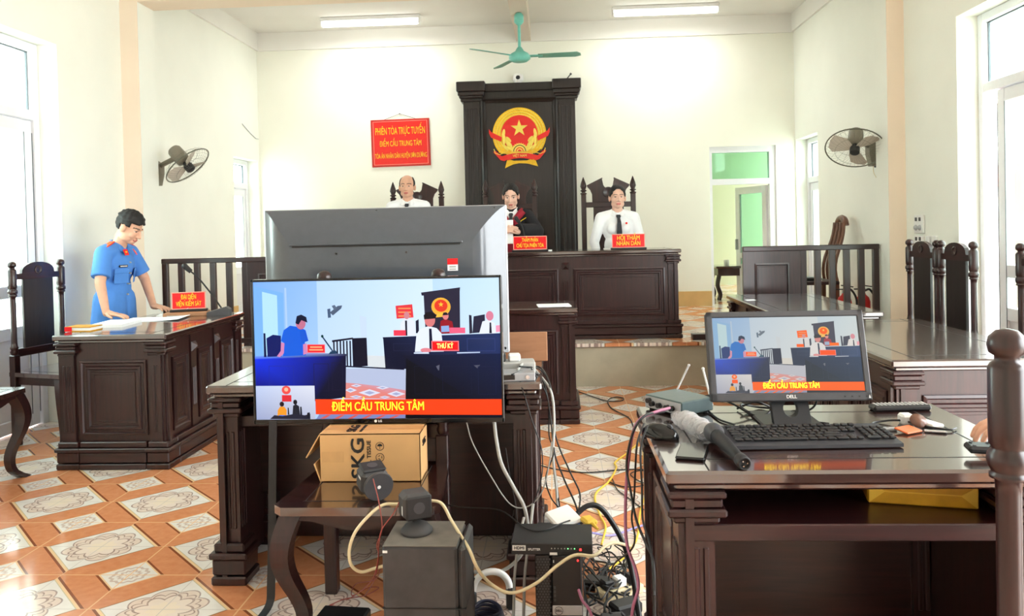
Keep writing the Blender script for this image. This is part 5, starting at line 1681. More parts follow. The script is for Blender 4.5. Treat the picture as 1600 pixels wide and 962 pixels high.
lettering('FACIAL TISSUE', 0.02, 'ink', t, (-0.003, -bd - 0.0006, 0.079), rot=(pi / 2, -pi / 2, 0), bold=0.0006, fit=0.14)
lettering('SKG', 0.05, 'ink', t, (-0.075, 0.0, bh + 0.0008), rot=(0, 0, pi / 2), bold=0.0016)
lettering('FACIAL TISSUE', 0.014, 'ink', t, (-0.04, 0.0, bh + 0.0008), rot=(0, 0, pi / 2), bold=0.0004)
lettering('SKG', 0.034, 'ink', t, (bw + 0.0006, 0.0, 0.125), rot=(pi / 2, 0, pi / 2), bold=0.001)
b = MB()
for z in (0.128, 0.088, 0.05):
    b.tube([(0.036 + 0.0145 * cos(2 * pi * k / 24), -bd - 0.001, z + 0.0145 * sin(2 * pi * k / 24)) for k in range(24)], 0.0011, 4, closed=True)
for k in range(3):
    a = 2 * pi * k / 3
    b.prism([(0.006 * cos(a + 0.5), 0.006 * sin(a + 0.5)), (0.010 * cos(a + 0.9), 0.010 * sin(a + 0.9)), (0.009 * cos(a - 0.5), 0.009 * sin(a - 0.5)), (0.005 * cos(a - 0.3), 0.005 * sin(a - 0.3))], 0.0, 0.0012, face_m((0.036, -bd, 0.088)))
b.prism(disc(0.009, 12, 0, 0.0, 0, pi), 0, 0.0012, face_m((0.036, -bd, 0.128))).box(0.0352, 0.0368, -bd - 0.0012, -bd, 0.118, 0.129)
b.box(0.029, 0.033, -bd - 0.0012, -bd, 0.042, 0.056).box(0.039, 0.043, -bd - 0.0012, -bd, 0.042, 0.056).box(0.027, 0.045, -bd - 0.0012, -bd, 0.04, 0.0425)
b.build('handling_marks', 'ink', t)


# ---- loudspeakers
def satellite(label, loc, rot):
    t = thing('small_speaker', label, 'speaker', loc, 0, 'small satellite speakers')
    t.rotation_euler = rot
    MB().lathe([(0.046, 0), (0.05, 0.004), (0.05, 0.010), (0.036, 0.026), (0.018, 0.034), (0.012, 0.036)], n=28).build('foot', 'dusty', t)
    MB().prism(disc(0.048, 32), -0.001, 0.001).build('foot_plate', 'dgrey', t)
    MB().prism(disc(0.006, 14), -0.002, 0.0).build('foot_screw', 'white', t)
    MB().cyl((0, 0, 0.03), (0, 0.004, 0.05), 0.013, n=14).build('swivel', 'black2', t)
    b = MB().box(-0.046, 0.046, -0.03, 0.05, 0.046, 0.128, 0, 0.014).build('cabinet', 'dusty', t)
    MB().box(-0.041, 0.041, -0.038, -0.028, 0.051, 0.123, 0, 0.012).build('grille', 'black2', b)
    MB().prism(disc(0.018, 20, 0, 0.088), 0.037, 0.039, face_m()).build('cone', 'dgrey', b)
    MB().box(0.044, 0.0465, -0.01, -0.002, 0.062, 0.09).box(-0.0465, -0.044, -0.01, -0.002, 0.062, 0.09).build('side_label', 'white', b)
    return t


satellite('small dusty speaker standing on top of the subwoofer', (-0.452, 2.415, 0.456), (0, 0, 0.45))
sp = satellite('small dusty speaker tipped over on the chair seat, its round foot facing out', (-0.600, 2.555, 0.552), (-1.40, 0.0, 0.5))
t = thing('subwoofer', 'dusty charcoal subwoofer box on the floor in front of the carved chair', 'subwoofer', (-0.412, 2.41, 0), -0.02)
MB().box(-0.125, 0.102, -0.105, 0.10, 0.0, 0.455, 0, 0.008).build('cabinet', 'dusty', t)
MB().box(0.104, 0.126, -0.103, 0.098, 0.0, 0.453, 0, 0.010).build('front_panel', 'dusty', t)
MB().box(-0.126, 0.127, -0.107, 0.102, 0.268, 0.271).build('seam', 'black', t)
MB().box(-0.123, 0.10, -0.103, 0.098, 0.4545, 0.4565).build('dusty_top', 'dust', t)
MB().box(-0.122, -0.108, -0.1065, -0.104, 0.436, 0.443).build('label', 'white', t)
tag(MB().box(-0.085, 0.085, -0.07, 0.07, 0, 0.10, 0, 0.006).box(-0.03, 0.03, -0.073, -0.07, 0.055, 0.075, 1).build('amplifier_box', ['black', 'dgrey'], loc=(-0.755, 2.60, 0), rot=(0, 0, -0.1)), 'black box on the floor under the carved chair, at the bottom edge', 'box')

# ---- computer tower and boxes
t = thing('computer_tower', 'black computer tower on the floor by the desk post', 'computer', (-0.012, 2.645, 0))
MB().box(-0.075, 0.075, -0.13, 0.14, 0, 0.347, 0, 0.004).build('case', 'black2', t)
MB().box(-0.024, 0.0755, -0.147, -0.13, 0.0, 0.348, 0, 0.005).build('front_panel', 'black', t)
b = MB().box(-0.0755, -0.026, -0.143, -0.13, 0.0, 0.348, 0, 0.004)
for i in range(5):
    for j in range(38):
        x, z = -0.0705 + i * 0.0095 + (0.0047 if j % 2 else 0), 0.012 + j * 0.0087
        b.prism([(x + 0.0032 * cos(pi / 3 * k), z + 0.0032 * sin(pi / 3 * k)) for k in range(6)], 0.1425, 0.1438, face_m(), 1)
b.build('ventilation_panel', ['black', 'dgrey'], t)
b = MB().box(-0.022, 0.0735, -0.1495, -0.146, 0.155, 0.187, 0, 0.002)
b.build('badge_strip', 'silver', t)
lettering('DELL', 0.0095, 'ink', t, (-0.002, -0.1497, 0.171), bold=0.0003, ext=0.0002)
MB().tube([(-0.002 + 0.013 * cos(2 * pi * k / 24), -0.1497, 0.171 + 0.013 * sin(2 * pi * k / 24)) for k in range(24)], 0.0009, 4, closed=True).build('logo_ring', 'ink', t)
for z in (0.20, 0.213, 0.226, 0.239):
    MB().box(-0.017, -0.010, -0.148, -0.1465, z, z + 0.009).build('port', 'dgrey', t)
MB().box(-0.017, -0.014, -0.148, -0.1465, 0.325, 0.333).build('drive_lamp', 'white', t)
MB().prism(disc(0.003, 12, 0.062, 0.332), 0.147, 0.149, face_m()).build('power_button', 'ledr', t)
t = thing('video_splitter', 'flat black video splitter box with small lights lying on the computer tower', 'splitter', (-0.03, 2.60, 0.349), -0.03)
MB().box(-0.131, 0.131, -0.10, 0.07, 0, 0.036, 0, 0.002).build('case', 'black2', t)
lettering('HDMI', 0.0135, 'black', t, (-0.104, -0.1014, 0.0215), bold=0.0005, ext=0.0004)
MB().box(-0.126, -0.083, -0.1012, -0.0995, 0.013, 0.030).build('logo_label', 'white', t)
lettering('SPLITTER', 0.010, 'white', t, (-0.056, -0.1006, 0.0175), bold=0.0004, ext=0.0004)
for k in range(8):
    MB().cyl((0.0 + k * 0.0105, -0.102, 0.021), (0.0 + k * 0.0105, -0.099, 0.021), 0.0018, n=8).build('indicator', 'ledg' if k in (5, 7) else 'cgrey', t)
MB().box(0.089, 0.096, -0.1015, -0.099, 0.015, 0.021).build('power_lamp', 'ledr', t)
MB().box(-0.006, 0.018, -0.1012, -0.099, 0.0, 0.008).build('white_label', 'white', t)
t = thing('network_box', 'small white adapter box with a blue plug behind the video splitter', 'adapter', (0.008, 2.735, 0.372), 0.55)
t.rotation_euler = (0.28, -0.12, 0.55)
MB().box(-0.05, 0.05, -0.05, 0.05, 0, 0.022, 0, 0.006).build('case', 'white', t)
MB().box(-0.05, 0.05, -0.0515, -0.049, 0.003, 0.012).build('port_strip', 'black', t)
lettering('VIDEO ADAPTER', 0.007, 'cgrey', t, (-0.005, 0.005, 0.0223), rot=(0, 0, 0.6), ext=0.0002) if False else None
b = MB().box(-0.03, 0.03, -0.105, -0.055, 0.0, 0.018, 0, 0.004)
for s_ in (-1, 1):
    b.cyl((s_ * 0.022, -0.125, 0.009), (s_ * 0.022, -0.1, 0.009), 0.005, n=8)
b.build('video_plug', 'cblue', t)
tag(MB().box(-0.022, 0.022, -0.03, 0.03, 0, 0.022, 0, 0.007).cyl((0, -0.03, 0.011), (0, -0.07, 0.008), 0.008, 0.004, 8).build('yellow_plug', 'cyellow', loc=(0.095, 2.70, 0.372), rot=(0, 0, 0.4)), 'yellow plug beside the white adapter box', 'plug')
tag(MB().box(-0.03, 0.03, -0.02, 0.02, 0, 0.30, 0, 0.004).box(-0.012, 0.012, -0.03, -0.02, 0.2, 0.26, 1, 0.004).build('power_supply', ['cgrey', 'black'], loc=(-0.035, 2.965, 0.0)), 'upright grey power supply against the desk post', 'power supply')

# things on the end of the equipment desk
tag(MB().box(-0.11, 0.11, -0.008, 0.008, 0, 0.13, 0, 0.002).build('plywood_board', 'board', loc=(-0.155, 3.52, 0.80)), 'small plywood board standing on the desk end behind the socket box', 'board')
t = thing('set_top_box', 'silver set top box on the right end of the equipment desk', 'set top box', (-0.195, 3.10, 0.80), 0.12)
MB().box(-0.1, 0.1, -0.055, 0.05, 0, 0.032, 0, 0.003).build('case', 'silver', t)
MB().box(-0.1, 0.02, -0.057, -0.054, 0.008, 0.026).build('display', 'gloss', t)
MB().cyl((0.07, -0.058, 0.016), (0.07, -0.054, 0.016), 0.008, n=14).build('button', 'chrome', t)
t = thing('socket_box', 'grey socket box with plugs on the end of the equipment desk', 'socket', (-0.175, 3.24, 0.80), 0.1)
MB().box(-0.085, 0.08, -0.05, 0.05, 0, 0.05, 0, 0.005).build('case', 'cgrey', t)
MB().box(-0.08, -0.04, -0.03, 0.03, 0.05, 0.085, 0, 0.006).build('plug', 'black', t)
MB().box(-0.03, 0.02, -0.03, 0.02, 0.05, 0.08, 0, 0.006).build('plug', 'white', t)


# ================================================================== computer desk things
ZT = 0.82
t = thing('monitor', 'black desktop monitor showing the court broadcast on the computer desk', 'monitor', (0.660, 2.295, ZT))
T4 = Matrix.Translation((-0.003, -0.012, 0.196)) @ Matrix.Rotation(-0.26, 4, 'X')
w, h = 0.446, 0.256
e = bpy.data.objects.new('display_head', None)
col.objects.link(e); e.parent = t; e.matrix_local = T4
MB().box(-w / 2, w / 2, 0.0, 0.028, -h / 2, h / 2, 0, 0.005).box(-0.15, 0.15, 0.026, 0.05, -0.09, 0.09, 0, 0.012).build('casing', 'dgrey', e)
b = MB()
for x0, x1, z0, z1 in ((-w / 2, w / 2, h / 2 - 0.017, h / 2), (-w / 2, w / 2, -h / 2, -h / 2 + 0.023), (-w / 2, -w / 2 + 0.017, -h / 2, h / 2), (w / 2 - 0.017, w / 2, -h / 2, h / 2)):
    b.box(x0, x1, -0.008, 0.001, z0, z1, 0, 0.0025)
b.build('bezel', 'dgrey', e)
mixt = lambda k, g: 60 + k * 0.72 + (8 if g else 0)
o, T = court_picture('screen_picture', e, w - 0.034, h - 0.04, 0, 'screen2', lambda r, g, b_: (60 + r * 0.73, 66 + g * 0.66, 66 + b_ * 0.60) if not (r > 200 and g < 100) else (252, 92 + g * 0.3, 60), -0.0006)
o.location = (0, 0, 0.003)
p = T(350, 852)
lettering('ĐIỂM CẦU TRUNG TÂM', 0.0215, 'capt', e, (p[0], -0.0085, p[2] + 0.003), bold=0.0004, fit=0.157, align='LEFT', ext=0.0002)
lettering('DELL', 0.013, 'white', e, (0.0, -0.0085, -h / 2 + 0.0115), bold=0.0005, ext=0.0002)
for k in range(4):
    MB().box(0.145 + k * 0.02, 0.150 + k * 0.02, -0.0086, -0.0078, -h / 2 + 0.009, -h / 2 + 0.013).build('button', 'black', e)
MB().prism([(0.213, -h / 2 + 0.006), (0.219, -h / 2 + 0.006), (0.216, -h / 2 + 0.016)], 0.0078, 0.0087, face_m()).build('power_lamp', 'white', e)
# stand with the round cable hole
b = MB()
ring_n = 28
hx, hz, hr = 0.0, 0.046, 0.021
vs = []
for k in range(ring_n):
    a = 2 * pi * k / ring_n
    vs.append((hx + hr * cos(a), hz + hr * sin(a)))
ov = []
for k in range(ring_n):
    a = 2 * pi * k / ring_n
    c_, s_ = cos(a), sin(a)
    m_ = min((0.052 / abs(c_)) if abs(c_) > 1e-6 else 9, ((0.046 if s_ < 0 else 0.084) / abs(s_)) if abs(s_) > 1e-6 else 9)
    ov.append((hx + m_ * c_, hz + m_ * s_))
for d0, d1 in ((0.02, 0.045),):
    allv = [(x, d0, z) for x, z in vs] + [(x, d0, z) for x, z in ov] + [(x, d1, z) for x, z in vs] + [(x, d1, z) for x, z in ov]
    n_ = ring_n
    fs = []
    for k in range(n_):
        k2 = (k + 1) % n_
        fs += [(k, k2, n_ + k2, n_ + k), (2 * n_ + k2, 2 * n_ + k, 3 * n_ + k, 3 * n_ + k2), (k2, k, 2 * n_ + k, 2 * n_ + k2), (n_ + k, n_ + k2, 3 * n_ + k2, 3 * n_ + k)]
    b.add(allv, fs)
b.box(-0.045, 0.045, 0.02, 0.045, 0.128, 0.24, 0, 0.004)
b.v = [V((p.x, p.y - 0.075 + min(1, p.z / 0.128) * 0.07, p.z)) for p in b.v]
b.build('stand', 'black2', t)
MB().box(-0.085, 0.085, -0.055, 0.12, 0.0, 0.008, 0, 0.004).build('stand_base', 'black', t)

t = thing('keyboard', 'black full size keyboard in front of the monitor', 'keyboard', (0.655, 2.095, ZT), 0.035)
b = MB()
b.prism([(-0.075, 0.003), (0.075, 0.003), (0.075, 0.026), (-0.075, 0.012)], -0.213, 0.213, Matrix(((0, 0, 1, 0), (1, 0, 0, 0), (0, 1, 0, 0), (0, 0, 0, 1))))
b.build('case', 'keycase', t)
b = MB()
rowy = [0.060, 0.036, 0.017, -0.002, -0.021, -0.040]
def keys(x0, ws, y):
    x = x0
    for ww in ws:
        if ww > 0:
            z = 0.014 + (y + 0.075) / 0.15 * 0.012
            b.box(x + 0.0018, x + ww * 0.019 - 0.0018, y - 0.0074, y + 0.0074, z, z + 0.006, 0, 0.0022)
        x += abs(ww) * 0.019
xs = -0.205
keys(xs, [1, -1, 1, 1, 1, 1, -0.5, 1, 1, 1, 1, -0.5, 1, 1, 1, 1], rowy[0]); keys(xs + 0.292, [1, 1, 1], rowy[0])
keys(xs, [1] * 13 + [2], rowy[1]); keys(xs, [1.5] + [1] * 12 + [1.5], rowy[2]); keys(xs, [1.75] + [1] * 11 + [2.25], rowy[3])
keys(xs, [2.25] + [1] * 10 + [2.75], rowy[4]); keys(xs, [1.25, 1.25, 1.25, 6.25, 1.25, 1.25, 1.25, 1.25], rowy[5])
for r_ in (1, 2):
    keys(xs + 0.276, [1, 1, 1], rowy[r_])
keys(xs + 0.295, [1], rowy[4]); keys(xs + 0.276, [1, 1, 1], rowy[5])
for r_, ws in ((1, [1, 1, 1, 1]), (2, [1, 1, 1, 1]), (3, [1, 1, 1, 1]), (4, [1, 1, 1, 1]), (5, [2, 1, 1])):
    keys(xs + 0.340, ws, rowy[r_])
b.build('keycaps', 'key', t)

t = thing('computer_mouse', 'black computer mouse on the left edge of the computer desk', 'mouse', (0.275, 2.15, ZT), 0.9)
vs, fs = [], []
b = MB()
b.ell((0, 0, 0.004), (0.031, 0.056, 0.034), 24, 14)
b.v = [V((p.x, p.y, max(p.z, 0.0))) for p in b.v]
b.build('body', 'gloss', t)
MB().cyl((-0.004, -0.03, 0.031), (0.004, -0.03, 0.031), 0.008, n=14).build('scroll_wheel', 'dgrey', t)
t = thing('phone', 'black smartphone lying face up near the corner of the computer desk', 'phone', (0.335, 1.995, ZT), -0.27)
MB().box(-0.036, 0.036, -0.066, 0.066, 0, 0.0085, 0, 0.004).build('case', 'black', t)
MB().box(-0.033, 0.033, -0.063, 0.063, 0.0082, 0.0089).build('screen', 'gloss', t)

t = thing('wireless_receiver', 'green grey wireless receiver with two aerials on the computer desk', 'receiver', (0.368, 2.455, ZT), -0.94)
MB().box(-0.08, 0.08, -0.06, 0.075, 0.005, 0.047, 0, 0.003).build('case', 'dgreen', t)
MB().box(-0.076, 0.076, -0.0625, -0.059, 0.009, 0.043).build('rear_plate', 'silver', t)
for x in (-0.055, -0.04, -0.01, 0.025, 0.045):
    MB().cyl((x, -0.075, 0.024 + (0.008 if x == -0.055 else 0)), (x, -0.062, 0.024 + (0.008 if x == -0.055 else 0)), 0.008, n=14).build('jack', 'black', t)
for x in (-0.07, 0.07):
    MB().cyl((x, 0.05, 0.0), (x, 0.05, 0.008), 0.008, n=10).cyl((x, -0.04, 0.0), (x, -0.04, 0.008), 0.008, n=10).build('foot', 'black', t)
MB().cyl((-0.065, 0.065, 0.045), (-0.06, 0.115, 0.12), 0.0032, n=8).ell((-0.06, 0.115, 0.12), (0.005,) * 3, 8, 6).build('aerial', 'chrome', t)
MB().cyl((0.075, 0.075, 0.02), (0.03, 0.085, 0.125), 0.0032, n=8).ell((0.03, 0.085, 0.125), (0.005,) * 3, 8, 6).build('aerial', 'white', t)

t = thing('handheld_microphone', 'black handheld microphone lying by the keyboard, its tail to the viewer', 'microphone', (0.421, 2.088, ZT), 0)
ax = (V((0.424, 1.872, ZT + 0.016)) - V((0.400, 2.115, ZT + 0.027))).normalized()
a_ = ax.orthogonal().normalized()
A4 = Matrix((a_, ax.cross(a_), ax)).transposed().to_4x4()
org = V((-0.013, 0.0, 0.027))
MB().lathe([(0.004, -0.035), (0.018, -0.03), (0.025, -0.012), (0.026, 0.006), (0.022, 0.02), (0.019, 0.03)], M4=A4, c=org, n=24).build('grille', 'dgrey', t)
MB().lathe([(0.0175, 0.03), (0.018, 0.08), (0.015, 0.15), (0.0135, 0.205)], M4=A4, c=org, n=24).build('handle', 'micblack', t)
MB().lathe([(0.015, 0.205), (0.0165, 0.208), (0.0165, 0.236), (0.013, 0.240), (0.013, 0.230), (0.002, 0.230)], M4=A4, c=org, n=24).build('connector', 'black2', t)
for k in range(3):
    a = 2 * pi * k / 3 + 0.4
    MB().cyl(org + A4.to_3x3() @ V((0.0065 * cos(a), 0.0065 * sin(a), 0.228)), org + A4.to_3x3() @ V((0.0065 * cos(a), 0.0065 * sin(a), 0.239)), 0.0018, n=8).build('pin', 'chrome', t)
b = MB()
path = smooth_path([(0.340, 2.325, 0.835), (0.352, 2.27, 0.838), (0.368, 2.20, 0.84), (0.386, 2.14, 0.84), (0.396, 2.115, 0.84)], 8)
rs = [0.009 + 0.019 * min(1, i / 12) + 0.004 * sin(i * 1.9) for i in range(len(path))]
path = [V((p.x, p.y, max(p.z, ZT + rs[i] * 0.72 + 0.001))) for i, p in enumerate(path)]
b.tube(path, rs, 14)
b.v = [V((p.x + rnd.uniform(-.003, .003), p.y + rnd.uniform(-.003, .003), ZT + (p.z - ZT) * 0.95 + 0.001)) for p in b.v]
b.v = [V((p.x, p.y, max(p.z, ZT + 0.001))) for p in b.v]
tag(b.build('plastic_bag', 'bag'), 'crumpled clear plastic bag wrapped round the head of the handheld microphone', 'plastic bag')

def remote(label, loc, rot, L_, W_, rows_, cols_, m='black', grey='cgrey'):
    t = thing('remote_control', label, 'remote control', loc, 0, 'remote controls')
    t.rotation_euler = rot
    MB().box(-L_ / 2, L_ / 2, -W_ / 2, W_ / 2, 0, 0.018, 0, 0.006).build('body', m, t)
    b = MB()
    for i in range(cols_):
        for j in range(rows_):
            x = -L_ / 2 + 0.014 + i * (L_ - 0.028) / max(1, cols_ - 1)
            y = -W_ / 2 + 0.009 + j * (W_ - 0.018) / max(1, rows_ - 1)
            b.box(x - 0.0038, x + 0.0038, y - 0.003, y + 0.003, 0.0175, 0.0205, 0, 0.0012)
    b.build('keypad', grey, t)
    return t
remote('black remote control lying flat at the far right of the computer desk', (1.035, 2.435, ZT), (0, 0, 0.06), 0.175, 0.046, 4, 13)
remote('black remote control with round keys held by the fingers at the right edge', (1.055, 1.945, ZT + 0.012), (0.10, 0.02, -0.12), 0.14, 0.042, 2, 4, 'black', 'dgrey')

t = thing('key_ring', 'orange tag and memory sticks on a cord beside the keyboard', 'key ring', (0.965, 2.19, ZT), 0)
MB().box(-0.03, 0.03, -0.022, 0.022, 0.001, 0.006, 0, 0.002, Matrix.Translation((-0.018, -0.012, 0.004)) @ Matrix.Rotation(0.5, 4, 'Z') @ Matrix.Rotation(0.15, 4, 'X')).build('orange_tag', 'orange', t)
MB().lathe([(0.022, 0), (0.022, 0.005), (0.002, 0.006)], M4=Matrix.Rotation(0.7, 4, 'X') , c=(0.03, 0.035, 0.018), n=20).build('leather_tag', 'wood_mid', t)
MB().box(-0.02, 0.02, -0.035, 0.035, 0.0, 0.012, 0, 0.004, Matrix.Translation((0.065, 0.045, 0.002)) @ Matrix.Rotation(0.3, 4, 'Z')).box(-0.018, 0.018, -0.02, 0.02, 0.0, 0.03, 0, 0.006, Matrix.Translation((0.015, 0.075, 0.0))).build('white_tag', 'white', t)
MB().box(-0.03, 0.03, -0.009, 0.009, 0.0, 0.008, 0, 0.002, Matrix.Translation((-0.07, 0.01, 0))).build('memory_stick', 'silver', t)
MB().box(-0.028, 0.028, -0.008, 0.008, 0.0, 0.007, 0, 0.002, Matrix.Translation((0.05, -0.02, 0)) @ Matrix.Rotation(-0.3, 4, 'Z')).build('memory_stick', 'chrome', t)
MB().tube(smooth_path([(-0.06, 0.01, 0.006), (-0.085, 0.06, 0.005), (-0.05, 0.09, 0.005), (0.0, 0.07, 0.012), (0.04, 0.02, 0.008), (0.09, -0.01, 0.006), (0.12, 0.01, 0.005)], 8), 0.0028, 6).build('cord', 'black', t)

t = thing('gold_paper_bag', 'folded gold paper bag pushed into the shelf of the computer desk', 'paper bag', (0.898, 1.998, 0.687), -0.22)
b = MB().box(-0.125, 0.125, -0.015, 0.25, 0.0, 0.06, 0, 0.004)
b.build('bag', 'goldbag', t)
MB().prism([(-0.122, 0.003), (-0.085, 0.032), (-0.122, 0.057)], 0.0148, 0.017, face_m()).prism([(0.122, 0.003), (0.085, 0.032), (0.122, 0.057)], 0.0148, 0.017, face_m()).box(-0.09, 0.09, -0.0165, -0.0148, 0.031, 0.0335).build('folded_bottom', 'goldfold', t)


# ================================================================== cables
seen = {}
def cable(name, label, r, m, pts):
    b = MB()
    n = 6 if len(pts) > 6 else 8
    p = smooth_path(pts, n)
    b.tube(p, r * 0.8, 8)
    c = sum((V(q) for q in pts), V()) / len(pts)
    b.v = [q - c for q in b.v]
    o = b.build(name, m, loc=c)
    return tag(o, label, 'cable', 'cables of the broadcast equipment')


cable('white_cable', 'white cable hanging from the wide television and curling away under the desk', 0.0085, 'cgrey', [(-0.246, 2.95, 0.672), (-0.236, 2.93, 0.597), (-0.217, 2.9, 0.521), (-0.172, 2.88, 0.439), (-0.132, 2.85, 0.371), (-0.125, 2.85, 0.276), (-0.156, 2.86, 0.19), (-0.233, 2.87, 0.131), (-0.353, 2.9, 0.117)])
cable('thin_grey_cable', 'thin grey cable drooping below the right corner of the wide television', 0.003, 'cgrey', [(-0.354, 2.98, 0.658), (-0.332, 2.96, 0.589), (-0.274, 2.94, 0.485), (-0.196, 2.93, 0.366), (-0.131, 2.93, 0.349), (-0.072, 2.92, 0.406), (-0.04, 2.9, 0.52), (-0.029, 2.9, 0.603)])
cable('thin_black_wire', 'thin black wire hanging straight below the right corner of the wide television', 0.0025, 'cblack', [(-0.206, 2.97, 0.561), (-0.191, 2.96, 0.454), (-0.171, 2.95, 0.347), (-0.164, 2.93, 0.257)])
cable('grey_power_cable', 'thick grey cable arching from the socket box on the desk end to the floor', 0.0065, 'cgrey', [(-0.16, 3.075, 0.84), (-0.131, 3.25, 0.84), (-0.07, 3.2, 0.79), (-0.027, 3.1, 0.74), (-0.019, 3.05, 0.637), (-0.026, 3.0, 0.526), (-0.016, 2.95, 0.419), (-0.011, 2.9, 0.34)])
cable('black_data_cable', 'black cable in the bundle at the desk end that reaches the white box', 0.0045, 'cblack', [(-0.179, 3.035, 0.83), (-0.089, 3.25, 0.823), (-0.041, 3.15, 0.789), (-0.02, 3.08, 0.68), (-0.023, 3.02, 0.545), (0.011, 2.95, 0.456), (0.051, 2.85, 0.394), (0.064, 2.78, 0.366)])
cable('black_data_cable', 'black cable in the bundle at the desk end bowing far to the right', 0.004, 'cblack', [(-0.151, 3.103, 0.85), (-0.071, 3.25, 0.807), (-0.027, 3.15, 0.742), (-0.015, 3.08, 0.579), (0.036, 3.0, 0.464), (0.072, 2.95, 0.395), (0.064, 2.85, 0.358)])
cable('black_data_cable', 'black cable hanging straight down beside the desk post', 0.004, 'cblack', [(-0.144, 3.101, 0.83), (-0.068, 3.2, 0.784), (-0.034, 3.1, 0.65), (-0.022, 3.0, 0.502), (-0.01, 2.95, 0.395), (-0.004, 2.85, 0.37)])
cable('black_data_cable', 'black wavy cable in front of the desk post', 0.003, 'cblack', [(-0.167, 3.102, 0.83), (-0.129, 3.0, 0.75), (-0.101, 2.98, 0.656), (-0.069, 2.95, 0.566), (-0.068, 2.93, 0.475), (-0.091, 2.9, 0.401), (-0.12, 2.88, 0.348)])
cable('black_data_cable', 'black cable with a kink half way down beside the desk post', 0.0035, 'cblack', [(-0.106, 3.113, 0.84), (-0.045, 3.15, 0.716), (-0.04, 3.05, 0.587), (-0.021, 3.0, 0.539), (-0.055, 2.97, 0.45), (-0.038, 2.9, 0.4), (-0.01, 2.86, 0.374)])
cable('cream_cable', 'cream cable sweeping from the subwoofer top down and up to the computer tower', 0.0065, 'ccream', [(-0.421, 2.46, 0.541), (-0.377, 2.45, 0.534), (-0.345, 2.43, 0.489), (-0.312, 2.4, 0.452), (-0.278, 2.33, 0.437), (-0.252, 2.34, 0.369), (-0.219, 2.44, 0.278), (-0.159, 2.44, 0.254), (-0.082, 2.44, 0.285), (-0.017, 2.45, 0.335), (0.04, 2.46, 0.365), (0.101, 2.48, 0.355), (0.14, 2.55, 0.355), (0.18, 2.62, 0.339), (0.238, 2.72, 0.287)])
cable('cream_cable', 'cream cable looping from the small speaker left round to the subwoofer back', 0.0065, 'ccream', [(-0.518, 2.46, 0.529), (-0.567, 2.42, 0.536), (-0.634, 2.4, 0.475), (-0.662, 2.4, 0.412), (-0.658, 2.4, 0.36), (-0.633, 2.42, 0.329), (-0.595, 2.44, 0.331), (-0.564, 2.44, 0.339)])
cable('red_speaker_wire', 'thin red wire from the tipped speaker on the chair seat to the floor', 0.0022, 'cred', [(-0.606, 2.5, 0.597), (-0.57, 2.42, 0.548), (-0.558, 2.4, 0.475), (-0.575, 2.4, 0.424), (-0.575, 2.42, 0.376), (-0.61, 2.5, 0.269), (-0.755, 2.935, 0.01)])
cable('red_speaker_wire', 'thin red wire from the upright speaker on the subwoofer to the floor', 0.0022, 'cred', [(-0.499, 2.45, 0.568), (-0.518, 2.4, 0.525), (-0.553, 2.38, 0.48), (-0.564, 2.38, 0.433), (-0.575, 2.4, 0.364), (-0.63, 2.52, 0.249), (-0.81, 2.909, 0.01), (-0.886, 2.834, 0.01)])
cable('red_speaker_wire', 'tangle of thin red wire on the floor beside the subwoofer', 0.0022, 'cred', [(-0.607, 2.6, 0.278), (-0.657, 2.7, 0.178), (-0.809, 3.01, 0.02), (-0.806, 2.939, 0.008), (-0.747, 2.956, 0.03), (-0.715, 2.999, 0.01), (-0.756, 2.94, 0.008), (-0.824, 2.913, 0.008), (-0.871, 2.862, 0.008)])
cable('mauve_cable', 'mauve cable from the wireless receiver down to the floor', 0.0056, 'cpink', [(0.327, 2.33, 0.858), (0.269, 2.26, 0.86), (0.229, 2.23, 0.849), (0.206, 2.22, 0.807), (0.189, 2.22, 0.698), (0.182, 2.22, 0.588), (0.183, 2.2, 0.505), (0.201, 2.15, 0.455), (0.204, 2.12, 0.416), (0.187, 2.12, 0.354), (0.181, 2.15, 0.198)])
cable('mauve_cable', 'short mauve cable plugged into the front of the computer tower', 0.006, 'cpink', [(0.05, 2.475, 0.248), (0.061, 2.44, 0.23), (0.083, 2.42, 0.206), (0.106, 2.4, 0.127), (0.09, 2.335, 0.01)])
cable('black_signal_cable', 'black cable from the wireless receiver, leftmost of those hanging by the computer desk', 0.0042, 'cblack', [(0.313, 2.34, 0.844), (0.246, 2.22, 0.864), (0.212, 2.2, 0.833), (0.193, 2.2, 0.776), (0.186, 2.2, 0.718), (0.191, 2.15, 0.676), (0.198, 2.08, 0.622), (0.202, 1.88, 0.635), (0.203, 1.75, 0.645), (0.2, 1.72, 0.542)])
cable('black_signal_cable', 'black cable falling from the mouse edge of the computer desk in a gentle wave', 0.0034, 'cblack', [(0.237, 2.2, 0.844), (0.208, 2.1, 0.821), (0.203, 2.12, 0.746), (0.2, 2.14, 0.661), (0.194, 2.16, 0.592), (0.198, 2.12, 0.555), (0.19, 2.18, 0.495), (0.167, 2.5, 0.321), (0.177, 3.053, 0.02)])
cable('black_signal_cable', 'black cable nearest the side panel of the computer desk', 0.0034, 'cblack', [(0.24, 2.14, 0.854), (0.209, 2.03, 0.824), (0.204, 1.97, 0.744), (0.202, 1.95, 0.671), (0.203, 1.85, 0.663), (0.204, 1.78, 0.647), (0.2, 1.72, 0.587)])
cable('yellow_cable', 'yellow cable lying across the white tiles between the desks', 0.0065, 'cyellow', [(0.517, 5.055, 0.007), (0.403, 4.787, 0.007), (0.324, 4.619, 0.007), (0.323, 4.509, 0.007), (0.263, 4.271, 0.007), (0.191, 4.107, 0.007), (0.174, 3.972, 0.007), (0.188, 3.768, 0.007), (0.204, 3.623, 0.007), (0.171, 3.369, 0.03)])
